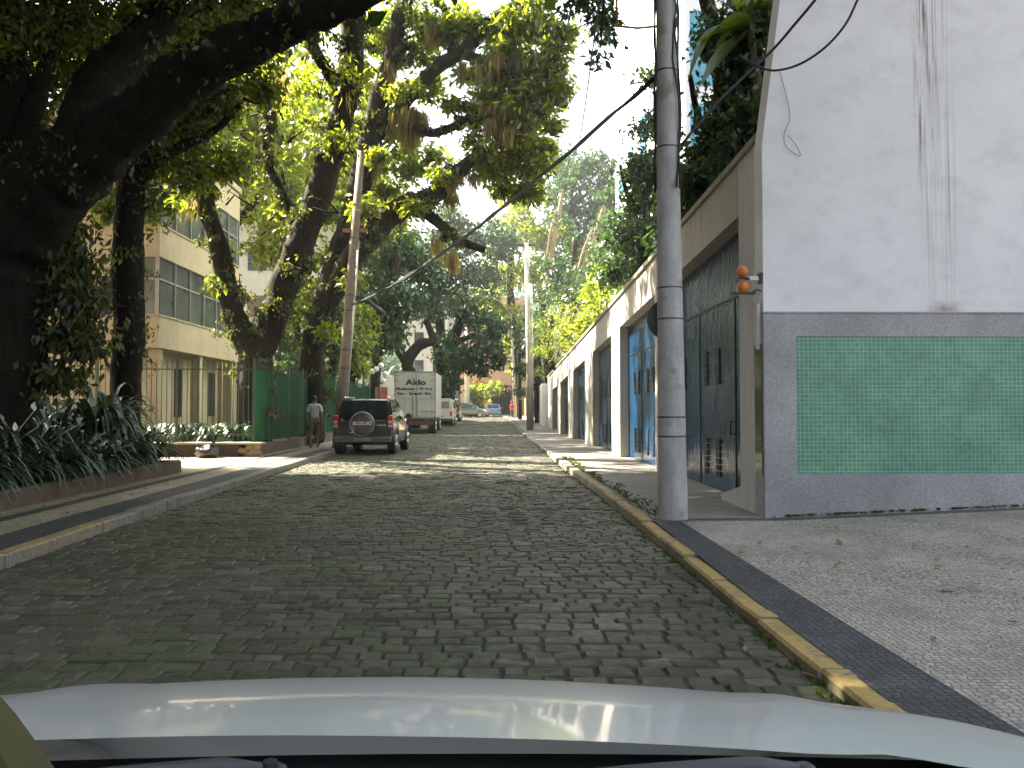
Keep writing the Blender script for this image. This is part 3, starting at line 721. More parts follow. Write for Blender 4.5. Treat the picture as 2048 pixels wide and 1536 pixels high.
def side_glass(t, bw, rw, belt, zr, ys, side_names=True):
    for s in (-1, 1):
        for (yb0, yb1, yt0, yt1) in ys:
            f = lambda z: bw + (rw - bw) * (z - belt) / (zr - belt)
            zb_, zt_ = belt + .03, zr - .1
            pts = [(s * (f(zb_) + .004), yb0, zb_), (s * (f(zb_) + .004), yb1, zb_), (s * (f(zt_) + .004), yt1, zt_), (s * (f(zt_) + .004), yt0, zt_)]
            if s < 0: pts = pts[::-1]
            panel(pts, .012).build('side_window', m_glass, t)

# --- dark SUV with spare wheel
suv = thing('parked_suv', 'dark grey four wheel drive with a covered spare wheel on its back door', 'car', ((664 + 789) / 2 / F * 24.7 - 1000 / F * 24.7, 24.75, 0), R(-1.0))
pg = carpaint('graphite_paint', (.04, .042, .045), .22, .5)
bw, rw = car_shell(suv, pg, 4.3, 1.82, 1.70, 1.08, .30, (.08,), 3.2, 2.75, .34, 2.3, 1.06, roof_w=.76)
side_glass(suv, bw, rw, 1.08, 1.70, [(.34, .95, .55, 1.0), (1.02, 1.75, 1.06, 1.72), (1.82, 2.85, 1.79, 2.35)])
panel([(-.70, .055, 1.12), (.70, .055, 1.12), (.60, .31, 1.60), (-.60, .31, 1.60)], .015).build('rear_window', m_glass, suv)
panel([(-.72, 3.0, 1.12), (-.62, 2.42, 1.62), (.62, 2.42, 1.62), (.72, 3.0, 1.12)], .012).build('windscreen', m_glass, suv)
MB().bbox((-.62, -.035, .52), (.72, .04, 1.07), .03).build('back_door', pg, suv)
sw = MB(); secs = [[(.02 + r * math.cos(a), y, .93 + r * math.sin(a)) for a in [2 * math.pi * k / 40 for k in range(40)]] for y, r in ((-.03, .37), (-.2, .375), (-.235, .36), (-.25, .33), (-.246, .30), (-.262, .26))]
sw.loft(secs, True, True); sp_ = sw.build('spare_wheel_cover', plain('cover_grey_paint', (.075, .07, .068), .25, .3, .6, .5), suv)
MB().tube([(.02 + .36 * math.cos(a), -.238, .93 + .36 * math.sin(a)) for a in [2 * math.pi * k / 40 for k in range(41)]], .012, 6).build('chrome_ring', m_rim, sp_)
text_mesh('lettering', 'SUZUKI', .56, .105, plain('silver_lettering', (.62, .6, .56), .3, .3), sp_, (.02, -.264, .90), (R(90), 0, 0), .004, .035)
for s in (-1, 1):
    MB().bbox((min(s * .74, s * .895), -.035, .80), (max(s * .74, s * .895), .16, 1.26 - .06), .025).build('tail_light', m_red, suv)
    tl = suv.children[-1]
    for z in (.83, .95): MB().bbox((min(s * .76, s * .87), -.043, z), (max(s * .76, s * .87), -.034, z + .08), .003).build('lens', m_clear, tl)
    mb = MB(); mb.tube([(s * .67, .55, 1.69), (s * .675, .6, 1.745), (s * .675, 2.1, 1.745), (s * .67, 2.2, 1.69)], .022, 8); mb.build('roof_rail', m_rim, suv)
    mb = MB(); mb.ball((s * 1.03, 2.72, 1.16), .13, 12, 8, (.8, .5, .75)); mb.tube([(s * .88, 2.75, 1.12), (s * 1.0, 2.72, 1.14)], .03, 6); mb.build('mirror', m_plast, suv)
    for y in (.75, 1.05, 1.75): MB().bbox((min(s * .91, s * .93), y + .55, .98), (max(s * .91, s * .93), y + .72, 1.01), .004).build('door_handle', m_rim, suv) if y > .8 else None
    for y in (.62, 3.35):
        o = MB(); pts = [(s * .905, y + .43 * math.cos(a), .36 + .43 * math.sin(a)) for a in [math.pi * k / 14 for k in range(15)]]; o.tube(pts, .035, 6); o.build('wheel_arch', m_plast, suv)
        wheel(suv, s * .80, y, .36, .24)
MB().bbox((-.86, -.10, .36), (.86, .12, .56), .04).build('bumper', carpaint('bumper_paint', (.085, .08, .078), .35, .2), suv)
MB().box((-.26, -.108, .42), (.26, -.102, .54)).build('number_plate', m_plate, suv)
MB().bbox((-.4, -.06, .66), (-.1, -.04, .69), .004).build('badge', m_rim, suv); MB().box((.42, -.05, .88), (.70, -.036, .91)).build('trim_strip', m_rim, suv)

# --- removal truck
tx = (-5.92 - 3.59) / 2
trk = thing('removal_truck', 'white box removal truck with black lettering on its closed rear doors', 'truck', (tx, 46, rz(46)))
m_box = stained('dirty_white_box', (.42, .42, .37), (.2, .18, .14), .6, .35, 1.0, True, .1); m_box_d = plain('box_frame', (.2, .19, .16), .6)
MB().bbox((-1.14, .0, .92), (1.14, 4.6, 3.44), .02).build('box', m_box, trk)
mb = MB()
for x in (-1.16, 1.10): mb.box((x, -.03, .88), (x + .06, .02, 3.5))
mb.box((-1.16, -.03, 3.43), (1.16, .02, 3.5)); mb.box((-1.16, -.03, .84), (1.16, .02, .92)); mb.build('rear_frame', m_box_d, trk)
for s in (-1, 1):
    o = MB().bbox((min(s * .012, s * 1.09), -.03, .94), (max(s * .012, s * 1.09), -.002, 3.41), .006).build('rear_door', m_box, trk)
    MB().tube([(s * .12, -.05, .98), (s * .12, -.05, 3.38)], .018, 8).build('locking_bar', m_box_d, o)
    mb = MB()
    for z in (1.2, 2.05, 2.95, 3.25): mb.box((min(s * .86, s * 1.1), -.045, z), (max(s * .86, s * 1.1), -.031, z + .04))
    for z in (1.95,): mb.box((min(s * .14, s * 1.08), -.04, z), (max(s * .14, s * 1.08), -.031, z + .025))
    mb.build('hinge', m_box_d, o)
    for y in (.9,): wheel(trk, s * .9, y, .42, .42)
    wheel(trk, s * .92, 5.0, .42, .24)
    MB().bbox((min(s * .55, s * .95), -.05, .56), (max(s * .55, s * .95), -.0, .68), .01).build('tail_light', m_red, trk)
m_ink = plain('black_paint', (.02, .02, .022), .6)
text_mesh('lettering', 'Aldo', 1.16, .33, m_ink, trk, (.02, -.036, 2.72), (R(90), 0, 0), .002, .05)
text_mesh('lettering', 'Mudanças e Fretes', 2.0, .21, m_ink, trk, (-.06, -.036, 2.40), (R(90), 0, 0), .002, .045)
text_mesh('lettering', 'Rio e Grande Rio', 1.9, .17, m_ink, trk, (-.04, -.036, 2.17), (R(90), 0, 0), .002, .045)
mb = MB(); mb.tube([(.3 + i * .045, -.034, 1.22 + .03 * math.sin(i * 2.1) + .02 * (i % 3)) for i in range(16)], .01, 4); mb.build('signature_scrawl', m_ink, trk)
MB().bbox((-1.05, -.06, .5), (1.05, .0, .74), .01).build('underrun_bar', plain('red_white_bar', (.1, .035, .03), .6), trk)
MB().box((-.5, .1, .5), (.5, 5.6, .9)).build('chassis', m_plast, trk)
mb = MB(); mb.loft([[(x * w, y, z) for x, z in ((-1, .55), (1, .55), (1, 1.5), (.92, 2.35), (-.92, 2.35), (-1, 1.5))] for y, w in ((4.75, 1.0), (6.0, 1.0), (6.35, .95))], True, False); mb.build('cab', m_box, trk)
panel([(-.8, 6.2, 1.5), (-.75, 6.36, 1.5), (-.7, 6.36, 2.2)], .01)
panel([(.85, 6.365, 1.5), (-.85, 6.365, 1.5), (-.8, 6.36, 2.2), (.8, 6.36, 2.2)], -.012).build('windscreen', m_glass, trk)

# --- old white van
van = thing('parked_van', 'boxy cream minibus parked directly ahead of the removal truck', 'van', (-4.1, 57, rz(57)))
pw = carpaint('cream_paint', (.5, .48, .4), .35, 0); hw = .87
secs = []
for y, k in ((0, .9), (.08, .98), (.3, 1), (3.6, 1), (3.95, .97), (4.15, .85)):
    secs.append([(a * hw * k, y, z) for a, z in ((.9, .35), (1, .6), (1, 1.15), (.9, 1.75), (.7, 1.93 * (.97 + .03 * k)), (-.7, 1.93 * (.97 + .03 * k)), (-.9, 1.75), (-1, 1.15), (-1, .6), (-.9, .35))])
MB().loft(secs, True, False).build('body', pw, van)
panel([(-.6, -.006, 1.22), (.6, -.006, 1.22), (.55, .0, 1.7), (-.55, .0, 1.7)], .012).build('rear_window', plain('hazy_glass', (.2, .2, .17), .2), van)
for s in (-1, 1):
    for k in range(3):
        y = .5 + k * 1.1; pts = [(s * (hw * 1.0), y, 1.22), (s * hw, y + .95, 1.22), (s * (hw * .93), y + .93, 1.66), (s * hw * .93, y + .02, 1.66)]
        panel(pts if s > 0 else pts[::-1], .01).build('side_window', m_glass, van)
    MB().bbox((min(s * .62, s * .76), -.03, .72), (max(s * .62, s * .76), .02, 1.0), .01).build('tail_light', m_red, van)
    MB().ball((s * 1.0, 3.7, 1.4), .09, 10, 6, (1, .4, 1.3)).build('mirror', m_plast, van)
    for y in (.75, 3.3): wheel(van, s * .74, y, .33, .19)
MB().bbox((-.82, -.12, .38), (.82, -.0, .52), .02).build('bumper', m_plast, van); MB().box((-.2, -.02, .6), (.2, -.006, .72)).build('number_plate', m_plate, van)

# --- silver estate/SUV with roof rack
sv2 = thing('parked_suv', 'tall silver car with a roof rack parked ahead of the cream minibus', 'car', (-4.15, 66, rz(66)))
psl = carpaint('silver_paint', (.4, .4, .36), .3, .4)
bw, rw = car_shell(sv2, psl, 4.4, 1.85, 1.82, 1.12, .3, (.05,), 3.3, 2.9, .25, 2.4, 1.08, roof_w=.8)
side_glass(sv2, bw, rw, 1.12, 1.82, [(.3, 1.0, .45, 1.02), (1.08, 1.8, 1.1, 1.78), (1.88, 2.9, 1.85, 2.4)])
panel([(-.7, .03, 1.16), (.7, .03, 1.16), (.6, .22, 1.68), (-.6, .22, 1.68)], .015).build('rear_window', m_glass, sv2)
mb = MB(); [mb.tube([(s * .66, .4, 1.88), (s * .66, 2.3, 1.88)], .025, 6) for s in (-1, 1)]; [mb.tube([(-.7, y, 1.89), (.7, y, 1.89)], .025, 6) for y in (.7, 1.9)]; mb.build('roof_rack', m_rim, sv2)
for s in (-1, 1):
    MB().bbox((min(s * .76, s * .9), -.03, .8), (max(s * .76, s * .9), .1, 1.15), .02).build('tail_light', m_red, sv2)
    MB().ball((s * 1.03, 2.85, 1.2), .12, 10, 6, (.8, .4, .8)).build('mirror', m_plast, sv2)
    for y in (.8, 3.5): wheel(sv2, s * .8, y, .36)
MB().bbox((-.88, -.08, .36), (.88, .08, .58), .03).build('bumper', m_plast, sv2)

# --- sedan at an angle, and two more far off
def sedan(name, label, paint, loc, rot, hatch=False):
    t = thing(name, label, 'car', loc, rot)
    bw, rw = car_shell(t, paint, 4.25, 1.72, 1.45, .95, .22, (.35 if not hatch else .1,), 3.2, 2.75, .95 if not hatch else .45, 2.15, .92, roof_w=.78)
    side_glass(t, bw, rw, .95, 1.45, [(.85, 1.55, 1.05, 1.5), (1.62, 2.75, 1.6, 2.15)])
    a = .45 if not hatch else .1; b_ = .93 if not hatch else .42
    panel([(-.66, a - .02, .98), (.66, a - .02, .98), (.58, b_ - .03, 1.37), (-.58, b_ - .03, 1.37)], .012).build('rear_window', m_glass, t)
    panel([(.7, 3.0, .95), (-.7, 3.0, .95), (-.58, 2.25, 1.41), (.58, 2.25, 1.41)], .012).build('windscreen', m_glass, t)
    for s in (-1, 1):
        MB().bbox((min(s * .6, s * .84), -.02, .68), (max(s * .6, s * .84), .08, .84), .015).build('tail_light', m_red, t)
        MB().ball((s * .72, 4.13, .66), .13, 10, 6, (1, .8, .7)).build('headlight', m_clear, t)
        MB().ball((s * .95, 2.65, 1.0), .09, 10, 6, (.9, .4, .8)).build('mirror', paint, t)
        for y in (.75, 3.4): wheel(t, s * .76, y, .31, .2)
    MB().bbox((-.82, -.06, .3), (.82, .06, .5), .03).build('bumper', paint, t)
    return t
sedan('parked_car', 'dark green car turned across the left lane past the silver car', carpaint('bottle_green_paint', (.06, .1, .09), .3, .3), (-5.3, 80, rz(80)), R(-55))
sedan('parked_car', 'pale silver car beyond the green one, nose towards the road', carpaint('pale_silver_paint', (.4, .42, .42), .3, .4), (-5.1, 84, rz(84)), R(-60))
sedan('moving_car', 'pale blue hatchback driving away at the top of the street', carpaint('pale_blue_paint', (.28, .38, .48), .3, .2), (-.75, 92, rz(92)), 0, True)

# --- our own white car: bonnet seen from behind the windscreen
own = thing('white_car', 'white car whose bonnet fills the bottom edge of the view', 'car', (-.1, 3.0 - 2.2, 0))
OO = (-.1, .8, 0)
def hz(x, y): 
    d = y - .86; u = x + .1
    return 1.013 - .119 * d - .172 * d * d - .075 * u * u - .02 * u - max(0, d - .62) ** 2 * 1.6 - (.9 * max(0, abs(u) - .78) ** 2)
mb = MB(); nx, ny = 48, 26; vs = []
for j in range(ny + 1):
    t = j / ny
    for i in range(nx + 1):
        u = -1 + 2 * i / nx; x = -.1 + u * .93
        yr = .86 + .05 * u * u * 0 + .012 * abs(u); yf = 1.85 - .42 * abs(u) ** 2.2
        y = yr + (yf - yr) * t
        crease = .006 * math.exp(-((abs(u) - .55 - .1 * t) / .05) ** 2)
        vs.append((x, y, hz(x, y) + crease))
fs = [(j * (nx + 1) + i, j * (nx + 1) + i + 1, (j + 1) * (nx + 1) + i + 1, (j + 1) * (nx + 1) + i) for j in range(ny) for i in range(nx)]
mb.add(vs, fs, True)
mb.v = list(mb.v)
own_white = plain('gloss_white_car_paint', (.56, .59, .585), .3, 0, .4, .6, var=.02)
own_white.node_tree.nodes['Principled BSDF'].inputs['Coat Roughness'].default_value = .06
mb.build('bonnet', own_white, own, OO)
# nose, wings, wheels below
front = [vs[ny * (nx + 1) + i] for i in range(nx + 1)]
mb = MB(); rows = [front, [(x, y + .04, z - .10) for x, y, z in front], [(x, y + .05, .35) for x, y, z in front], [(x, y - .05, .2) for x, y, z in front]]
mb.add([p for r_ in rows for p in r_], [(k * (nx + 1) + i, (k + 1) * (nx + 1) + i, (k + 1) * (nx + 1) + i + 1, k * (nx + 1) + i + 1) for k in range(3) for i in range(nx)][::1], True)
mb.build('front_bumper', own_white, own, OO)
for s in (-1, 1):
    x = -.1 + s * .93; mb = MB(); yy = [(.3), .5, .7, .9, 1.1, 1.3, 1.42]
    col = [(x, y, hz(x, max(y, .87)) - .004) for y in yy]; bot = [(x + s * .02, y, .3) for y in yy]
    mb.add(col + bot, [(i, i + 1, i + 8, i + 7) for i in range(6)], True); mb.build('wing', own_white, own, OO)
    w_ = wheel(own, s * .84 + 0, .15, .31, .2)
    MB().ball((-.1 + s * .72, 1.62 - .1, .66), .12, 12, 8, (1.2, .8, .7)).build('headlight', m_clear, own, OO)
m_cowl = plain('cowl_plastic', (.022, .026, .024), .7, bump=.3)
mb = MB(); vs = []
for j, (y, z) in enumerate(((1.0, .93), (.95, .958), (.86, .972), (.72, .99), (.6, 1.02))):
    for i in range(21): u = -1 + i / 10; vs.append((-.1 + u * .8, y, z - .02 * u * u + .003 * ((i % 2) * (j > 1))))
mb.add(vs, [(j * 21 + i, j * 21 + i + 1, (j + 1) * 21 + i + 1, (j + 1) * 21 + i) for j in range(4) for i in range(20)], True); mb.build('cowl', m_cowl, own, OO)
m_wip = plain('wiper_grey', (.05, .055, .06), .5)
for x0, x1, yy in ((-.22, -.52, .82), (.3, -.05, .815)):
    mb = MB(); mb.tube([(x0, yy, .995), (x0 - .05, yy - .005, 1.003), ((x0 + x1) / 2, yy - .01, 1.0), (x1, yy - .01, .985)], [.007, .009, .006, .004], 8); mb.ball((x0, yy, .996), .012, 10, 6, (1, 1, .6))
    mb.tube([(x0 - .02, yy - .02, .985), (x1 - .15, yy - .03, .978)], .006, 6); mb.build('wiper', m_wip, own, OO)
MB().disc((-.22, .80, .999), .007, 'z', .03, 12).build('wiper_nut', m_blk, own, OO)
m_ol = plain('olive_vinyl', (.06, .055, .015), .8)
pp = [P(-60, 1370, .5), P(0, 1392, .5), P(30, 1425, .5), P(70, 1480, .5), P(115, 1545, .5), P(120, 1620, .5), P(-60, 1620, .5)]
mb = MB(); mb.prism([(p.x, p.z) for p in pp], 'y', .47, .5); mb.build('windscreen_corner_trim', m_ol, own, OO)

# ------------------------------------------------------------------ people (one skinned body each, clothes as children)
def skin_obj(name, joints, edges, mat, parent, sub=2, root=0):
    me = bpy.data.meshes.new(name); me.from_pydata([j[:3] for j in joints], edges, []); 
    ob = bpy.data.objects.new(name, me); COL.objects.link(ob); me.materials.append(mat)
    sk = ob.modifiers.new('skin', 'SKIN'); sk.use_smooth_shade = True
    if not me.skin_vertices:
        bm_ = __import__('bmesh').new(); bm_.from_mesh(me); bm_.verts.layers.skin.verify(); bm_.to_mesh(me); bm_.free()
    for i, j in enumerate(joints):
        sv = me.skin_vertices[0].data[i]; r = j[3]; sv.radius = r if hasattr(r, '__len__') else (r, r); sv.use_root = (i == root)
    ss = ob.modifiers.new('sub', 'SUBSURF'); ss.levels = sub; ss.render_levels = sub
    if parent: ob.parent = parent
    return ob
m_skin = plain('skin', (.22, .12, .075), .6); m_hair = plain('dark_hair', (.018, .013, .01), .8)
def person(name, label, loc, rot, h, shirt, legs, legname, step=.18, armb=.1, shoe=(.05, .05, .05), legs_to='knee'):
    t = thing(name, label, 'person', loc, rot); k = h / 1.7
    J = [(0, 0, .95, (.14, .10)), (0, 0, 1.12, (.12, .095)), (0, .0, 1.3, (.155, .10)), (0, 0, 1.42, (.10, .075)), (0, .01, 1.5, .052), (0, .02, 1.57, (.072, .085)), (0, .02, 1.655, (.07, .085))]
    E = [(0, 1), (1, 2), (2, 3), (3, 4), (4, 5), (5, 6)]
    for s in (-1, 1):
        b = len(J); st = step * s
        J += [(s * .09, 0, .88, .09), (s * .10, st * .5, .5, .06), (s * .10, st, .1, .042), (s * .11, st + .12, .04, .035)]
        E += [(0, b), (b, b + 1), (b + 1, b + 2), (b + 2, b + 3)]
        a = len(J); sw = -st * .8
        J += [(s * .19, 0, 1.39, .055), (s * .235, sw * .4 - .02, 1.12, .042), (s * .235, sw + armb, .88, .032), (s * .235, sw + armb + .03, .80, .03)]
        E += [(3, a), (a, a + 1), (a + 1, a + 2), (a + 2, a + 3)]
        hd = a + 3
        for q, (dx, dy) in enumerate(((-.02, .0), (-.007, .008), (.007, .01), (.02, .004))):
            f = len(J); J += [(s * .235 + dx, sw + armb + .03 + dy, .74 - .004 * q, .009), (s * .235 + dx, sw + armb + .045 + dy, .70, .008)]; E += [(hd, f), (f, f + 1)]
        f = len(J); J += [(s * .21, sw + armb + .055, .77, .01)]; E += [(hd, f)]
    sc = lambda js, g=0: [(x * k, y * k, z * k, ((r[0] + g) * k, (r[1] + g) * k) if hasattr(r, '__len__') else ((r + g) * k, (r + g) * k)) for x, y, z, r in js]
    skin_obj('body', sc(J), E, m_skin, t)
    SJ = [(0, 0, .93, (.165, .12)), (0, 0, 1.12, (.15, .115)), (0, 0, 1.3, (.17, .12)), (0, 0, 1.43, (.11, .085))]
    SE = [(0, 1), (1, 2), (2, 3)]
    for s in (-1, 1):
        a = len(SJ); SJ += [(s * .19, 0, 1.39, .075), (s * .235, -.02 - step * s * .3, 1.16, .07)]; SE += [(3, a), (a, a + 1)]
    skin_obj('shirt', sc(SJ), SE, shirt, t, 2)
    LJ = [(0, 0, .94, (.155, .115))]; LE = []
    for s in (-1, 1):
        b = len(LJ); st = step * s; LJ += [(s * .09, 0, .84, .105), (s * .10, st * .5, .5, .085)]; LE += [(0, b), (b, b + 1)]
        if legs_to == 'ankle': LJ += [(s * .10, st * .95, .14, .06)]; LE += [(b + 1, b + 2)]
    skin_obj(legname, sc(LJ), LE, legs, t, 2)
    mb = MB(); mb.ball((0, -.008 * k, 1.655 * k), .105 * k, 14, 10, (.9, 1.02, 1)); mb.build('hair', m_hair, t)
    mb = MB(); hc = (0, .03 * k, 1.62 * k)
    mb.ball((0, .12 * k, 1.60 * k), .016 * k, 8, 6, (1, 1, 1.4)); [mb.ball((s * .085 * k, .015 * k, 1.61 * k), .02 * k, 8, 6, (.4, .8, 1.3)) for s in (-1, 1)]
    mb.build('face', m_skin, t)
    sh = plain('shoe', shoe, .7)
    for s in (-1, 1): MB().ball((s * .105 * k, (step * s + .05) * k, .045 * k), .1 * k, 12, 8, (.5, 1.35, .5)).build('shoe', sh, t)
    return t
person('person', 'person in a pale grey T-shirt and brown shorts walking on the left pavement', (-6.15, 27.3, .12), R(8), 1.66, plain('pale_grey_cotton', (.42, .45, .48), .9), plain('brown_cotton', (.15, .11, .075), .9), 'shorts')
person('person', 'person in a red top and dark trousers far up the right pavement', (1.02, 70, .62), R(-15), 1.38, plain('red_cotton', (.55, .02, .03), .85), plain('dark_cotton', (.03, .025, .03), .9), 'trousers', step=.14, legs_to='ankle')

# ------------------------------------------------------------------ left side: planter, low wall, fence
m_pl = stained('brown_planter_concrete', (.13, .09, .06), (.05, .045, .03), .9, .8, 1, False, .4)
mb = MB(); ys = [3, 6, 9, 11, 13, 15, 16.4]; xo = lambda y: XL(y) - 1.62
secs = [[(xo(y), y, .05), (xo(y) + .0, y, .33), (xo(y) - .03, y, .36), (xo(y) - .16, y, .36), (xo(y) - .18, y, .1)] for y in ys]
mb.loft(secs, True, False); mb.prism([(16.4 - .18, .05), (16.4, .05), (16.4, .36), (16.4 - .18, .36)], 'x', -12, xo(16.4) - .03)
single(mb.build('planter_kerb', m_pl), 'low brown concrete planter edge along the left pavement', 'planter', (xo(10), 10, .1))
mb = MB(); mb.add([(-12, 3, .27), (xo(3) - .1, 3, .27), (xo(16.2) - .1, 16.25, .27), (-12, 16.25, .27)], [(0, 1, 2, 3)]); struct(mb, 'planter_soil', m_joint)
mb = MB(); mb.add([(-40, 21.95, .42), (-6.75, 21.95, .42), (-7.2, 47, .45), (-40, 47, .45)], [(0, 1, 2, 3)]); struct(mb, 'garden_ground', plain('garden_soil', (.06, .055, .03), .95))
FX = lambda y: -6.55 - .012 * (y - 22)
lw = thing('garden_wall', 'low garden wall with a pale slab on top and a rough stone corner', 'wall', (-6.5, 21.7, .1))
mb = MB(); mb.box((-13, 21.82, .05), (-6.9, 22.0, .44)); secs = [[(FX(y), y, .05), (FX(y), y, .44), (FX(y) - .2, y, .44), (FX(y) - .2, y, .05)] for y in (22.0, 26, 32, 44)]; mb.loft(secs, True, False)
mb.build('wall', stained('garden_wall_brown', (.12, .08, .055), (.05, .04, .03), .9, .7, 1, False, .4), lw, (-6.5, 21.7, .1))
MB().bbox((-13, 21.68, .445), (-6.28, 22.1, .50), .012).build('capping_slab', plain('pale_slab', (.42, .38, .24), .8), lw, (-6.5, 21.7, .1))
mb = MB()
for (cx_, cz_, r_) in ((-6.62, .2, .14), (-6.42, .2, .13), (-6.63, .36, .11), (-6.45, .37, .12), (-6.8, .27, .13), (-6.52, .28, .12)): mb.ball((cx_, 21.85, cz_), r_, 9, 6, (1.05, .8, .75))
mb.build('corner_stones', plain('field_stone', (.36, .27, .16), .9, var=.4, bump=.6), lw, (-6.5, 21.7, .1))
bagp = (-7.55, 21.3, .12)
mb = MB(); mb.ball((bagp[0], bagp[1], .27), .3, 22, 14, (1.15, .9, .62))
mb.v = [(x + .035 * math.sin(17 * x + 9 * z) * random.uniform(.4, 1.2), y + .03 * math.sin(23 * z + 11 * x), max(.125, z + .03 * math.sin(19 * x + 13 * y))) for x, y, z in mb.v]
mb.tube([(bagp[0] + .1, bagp[1], .42), (bagp[0] + .13, bagp[1], .48), (bagp[0] + .16, bagp[1], .53)], [.05, .02, .06], 8)
single(mb.build('rubbish_bag', plain('black_polythene', (.02, .02, .02), .12, 0, .9, var=.2, bump=1)), 'shiny black rubbish bag leaning on the low garden wall', 'rubbish bag', bagp)
m_bar = plain('green_grey_iron', (.05, .075, .05), .5)
f1 = thing('iron_fence', 'thin bar iron fence above the low garden wall in front of the yellow building', 'fence', (-6.6, 21.9, .5))
mb = MB(); x = -12.9
while x < -6.55: mb.box((x, 21.88, .5), (x + .016, 21.896, 2.68)); x += .135
mb.box((-12.9, 21.875, .68), (-6.5, 21.9, .71)); mb.box((-12.9, 21.875, 2.42), (-6.5, 21.9, 2.45)); mb.build('bars', m_bar, f1, (-6.6, 21.9, .5))
for x in (-12.9, -10.7, -8.6, -6.57): MB().box((x, 21.86, .5), (x + .05, 21.91, 2.7)).build('post', m_bar, f1, (-6.6, 21.9, .5))
f2 = thing('green_screened_fence', 'garden fence covered with bright green screening along the left pavement', 'fence', (-6.6, 22, .44))
n = NT('green_screen'); c = n.ramp(n.noise(n.coord((1, 1.5, .5)), 2, 4), [(.3, (.01, .11, .045)), (.7, (.025, .19, .075))])
d = n.n('BsdfDiffuse'); n.l(c, d.inputs[0]); t = n.n('BsdfTranslucent'); n.l(n.mix(1.0, c, (1.4, 1.4, 1.4), 'MULTIPLY'), t.inputs[0]); mx = n.n('MixShader'); mx.inputs[0].default_value = .4
n.l(d.outputs[0], mx.inputs[1]); n.l(t.outputs[0], mx.inputs[2]); n.l(mx.outputs[0], n.out.inputs[0]); m_scr = n.m
y = 22.05; k = 0
while y < 43:
    w = 1.9; zt = 2.55 if k % 3 else 2.45
    MB().prism([(y, .5), (y, zt), (y + w - .06, zt + random.uniform(-.1, .05)), (y + w - .06, .5)], 'x', FX(y) - .085, FX(y) - .079).build('screen_panel', m_scr, f2, (-6.6, 22, .44))
    MB().box((FX(y) - .07, y - .03, .44), (FX(y) - .02, y + .03, 2.75)).build('post', m_bar, f2, (-6.6, 22, .44)); y += w; k += 1
mb = MB(); y = 22.2
while y < 43: mb.box((FX(y) - .06, y, .5), (FX(y) - .045, y + .014, 2.65)); y += .14
for z in (.68, 2.42): mb.prism([(22, z), (22, z + .03), (43, z + .03), (43, z)], 'x', FX(32) - .16, FX(32) + .06) if 0 else None
mb.build('bars', m_bar, f2, (-6.6, 22, .44))
# railing, banner, white globes in place of sunlit foliage further on
mb = MB(); y = 43.3
while y < 60: mb.box((-7.0, y, 1.0), (-6.97, y + .03, 3.6)); y += .2
mb.box((-7.01, 43.3, 3.4), (-6.96, 60, 3.46)); mb.box((-7.01, 43.3, 1.1), (-6.96, 60, 1.16)); mb.box((-7.2, 43.3, .1), (-6.9, 60, 1.0))
single(mb.build('railing', plain('white_railing', (.55, .53, .46), .6)), 'pale railing on a low wall beyond the green fence, behind the truck', 'railing', (-7, 50, .1))
bn = MB(); bn.box((-6.55, 43.1, 1.2), (-5.9, 43.14, 2.55)); 
single(bn.build('red_banner', plain('red_banner_cloth', (.42, .12, .1), .8, var=.5, scale=3)), 'faded red banner standing left of the truck', 'banner', (-6.6, 43.1, 1.2))
gl = P(758, 868, 39); gl.z = .1
gt = thing('lit_foliage_globes', 'cluster of white globes standing in for sunlit foliage between the leaning pole and the truck', 'street lamp', gl)  # no lamp: white balls imitate sunlit leaves and flowers
mb = MB(); mb.tube([gl, (gl.x, gl.y, 2.9)], .05, 8)
heads = [P(745, 743, 39), P(762, 731, 39), P(771, 748, 39), P(766, 762, 39), P(753, 738, 39)]
for p in heads: mb.tube([(gl.x, gl.y, 2.6), (p.x, p.y, p.z - .12)], .02, 6)
mb.build('stem', m_blk, gt, gl)
for i, p in enumerate(heads): MB().ball(p, .14, 14, 10).build('globe', plain('lit_foliage_white', (.8, .78, .72), .3) if i == 0 else bpy.data.materials['lit_foliage_white'], gt, gl)

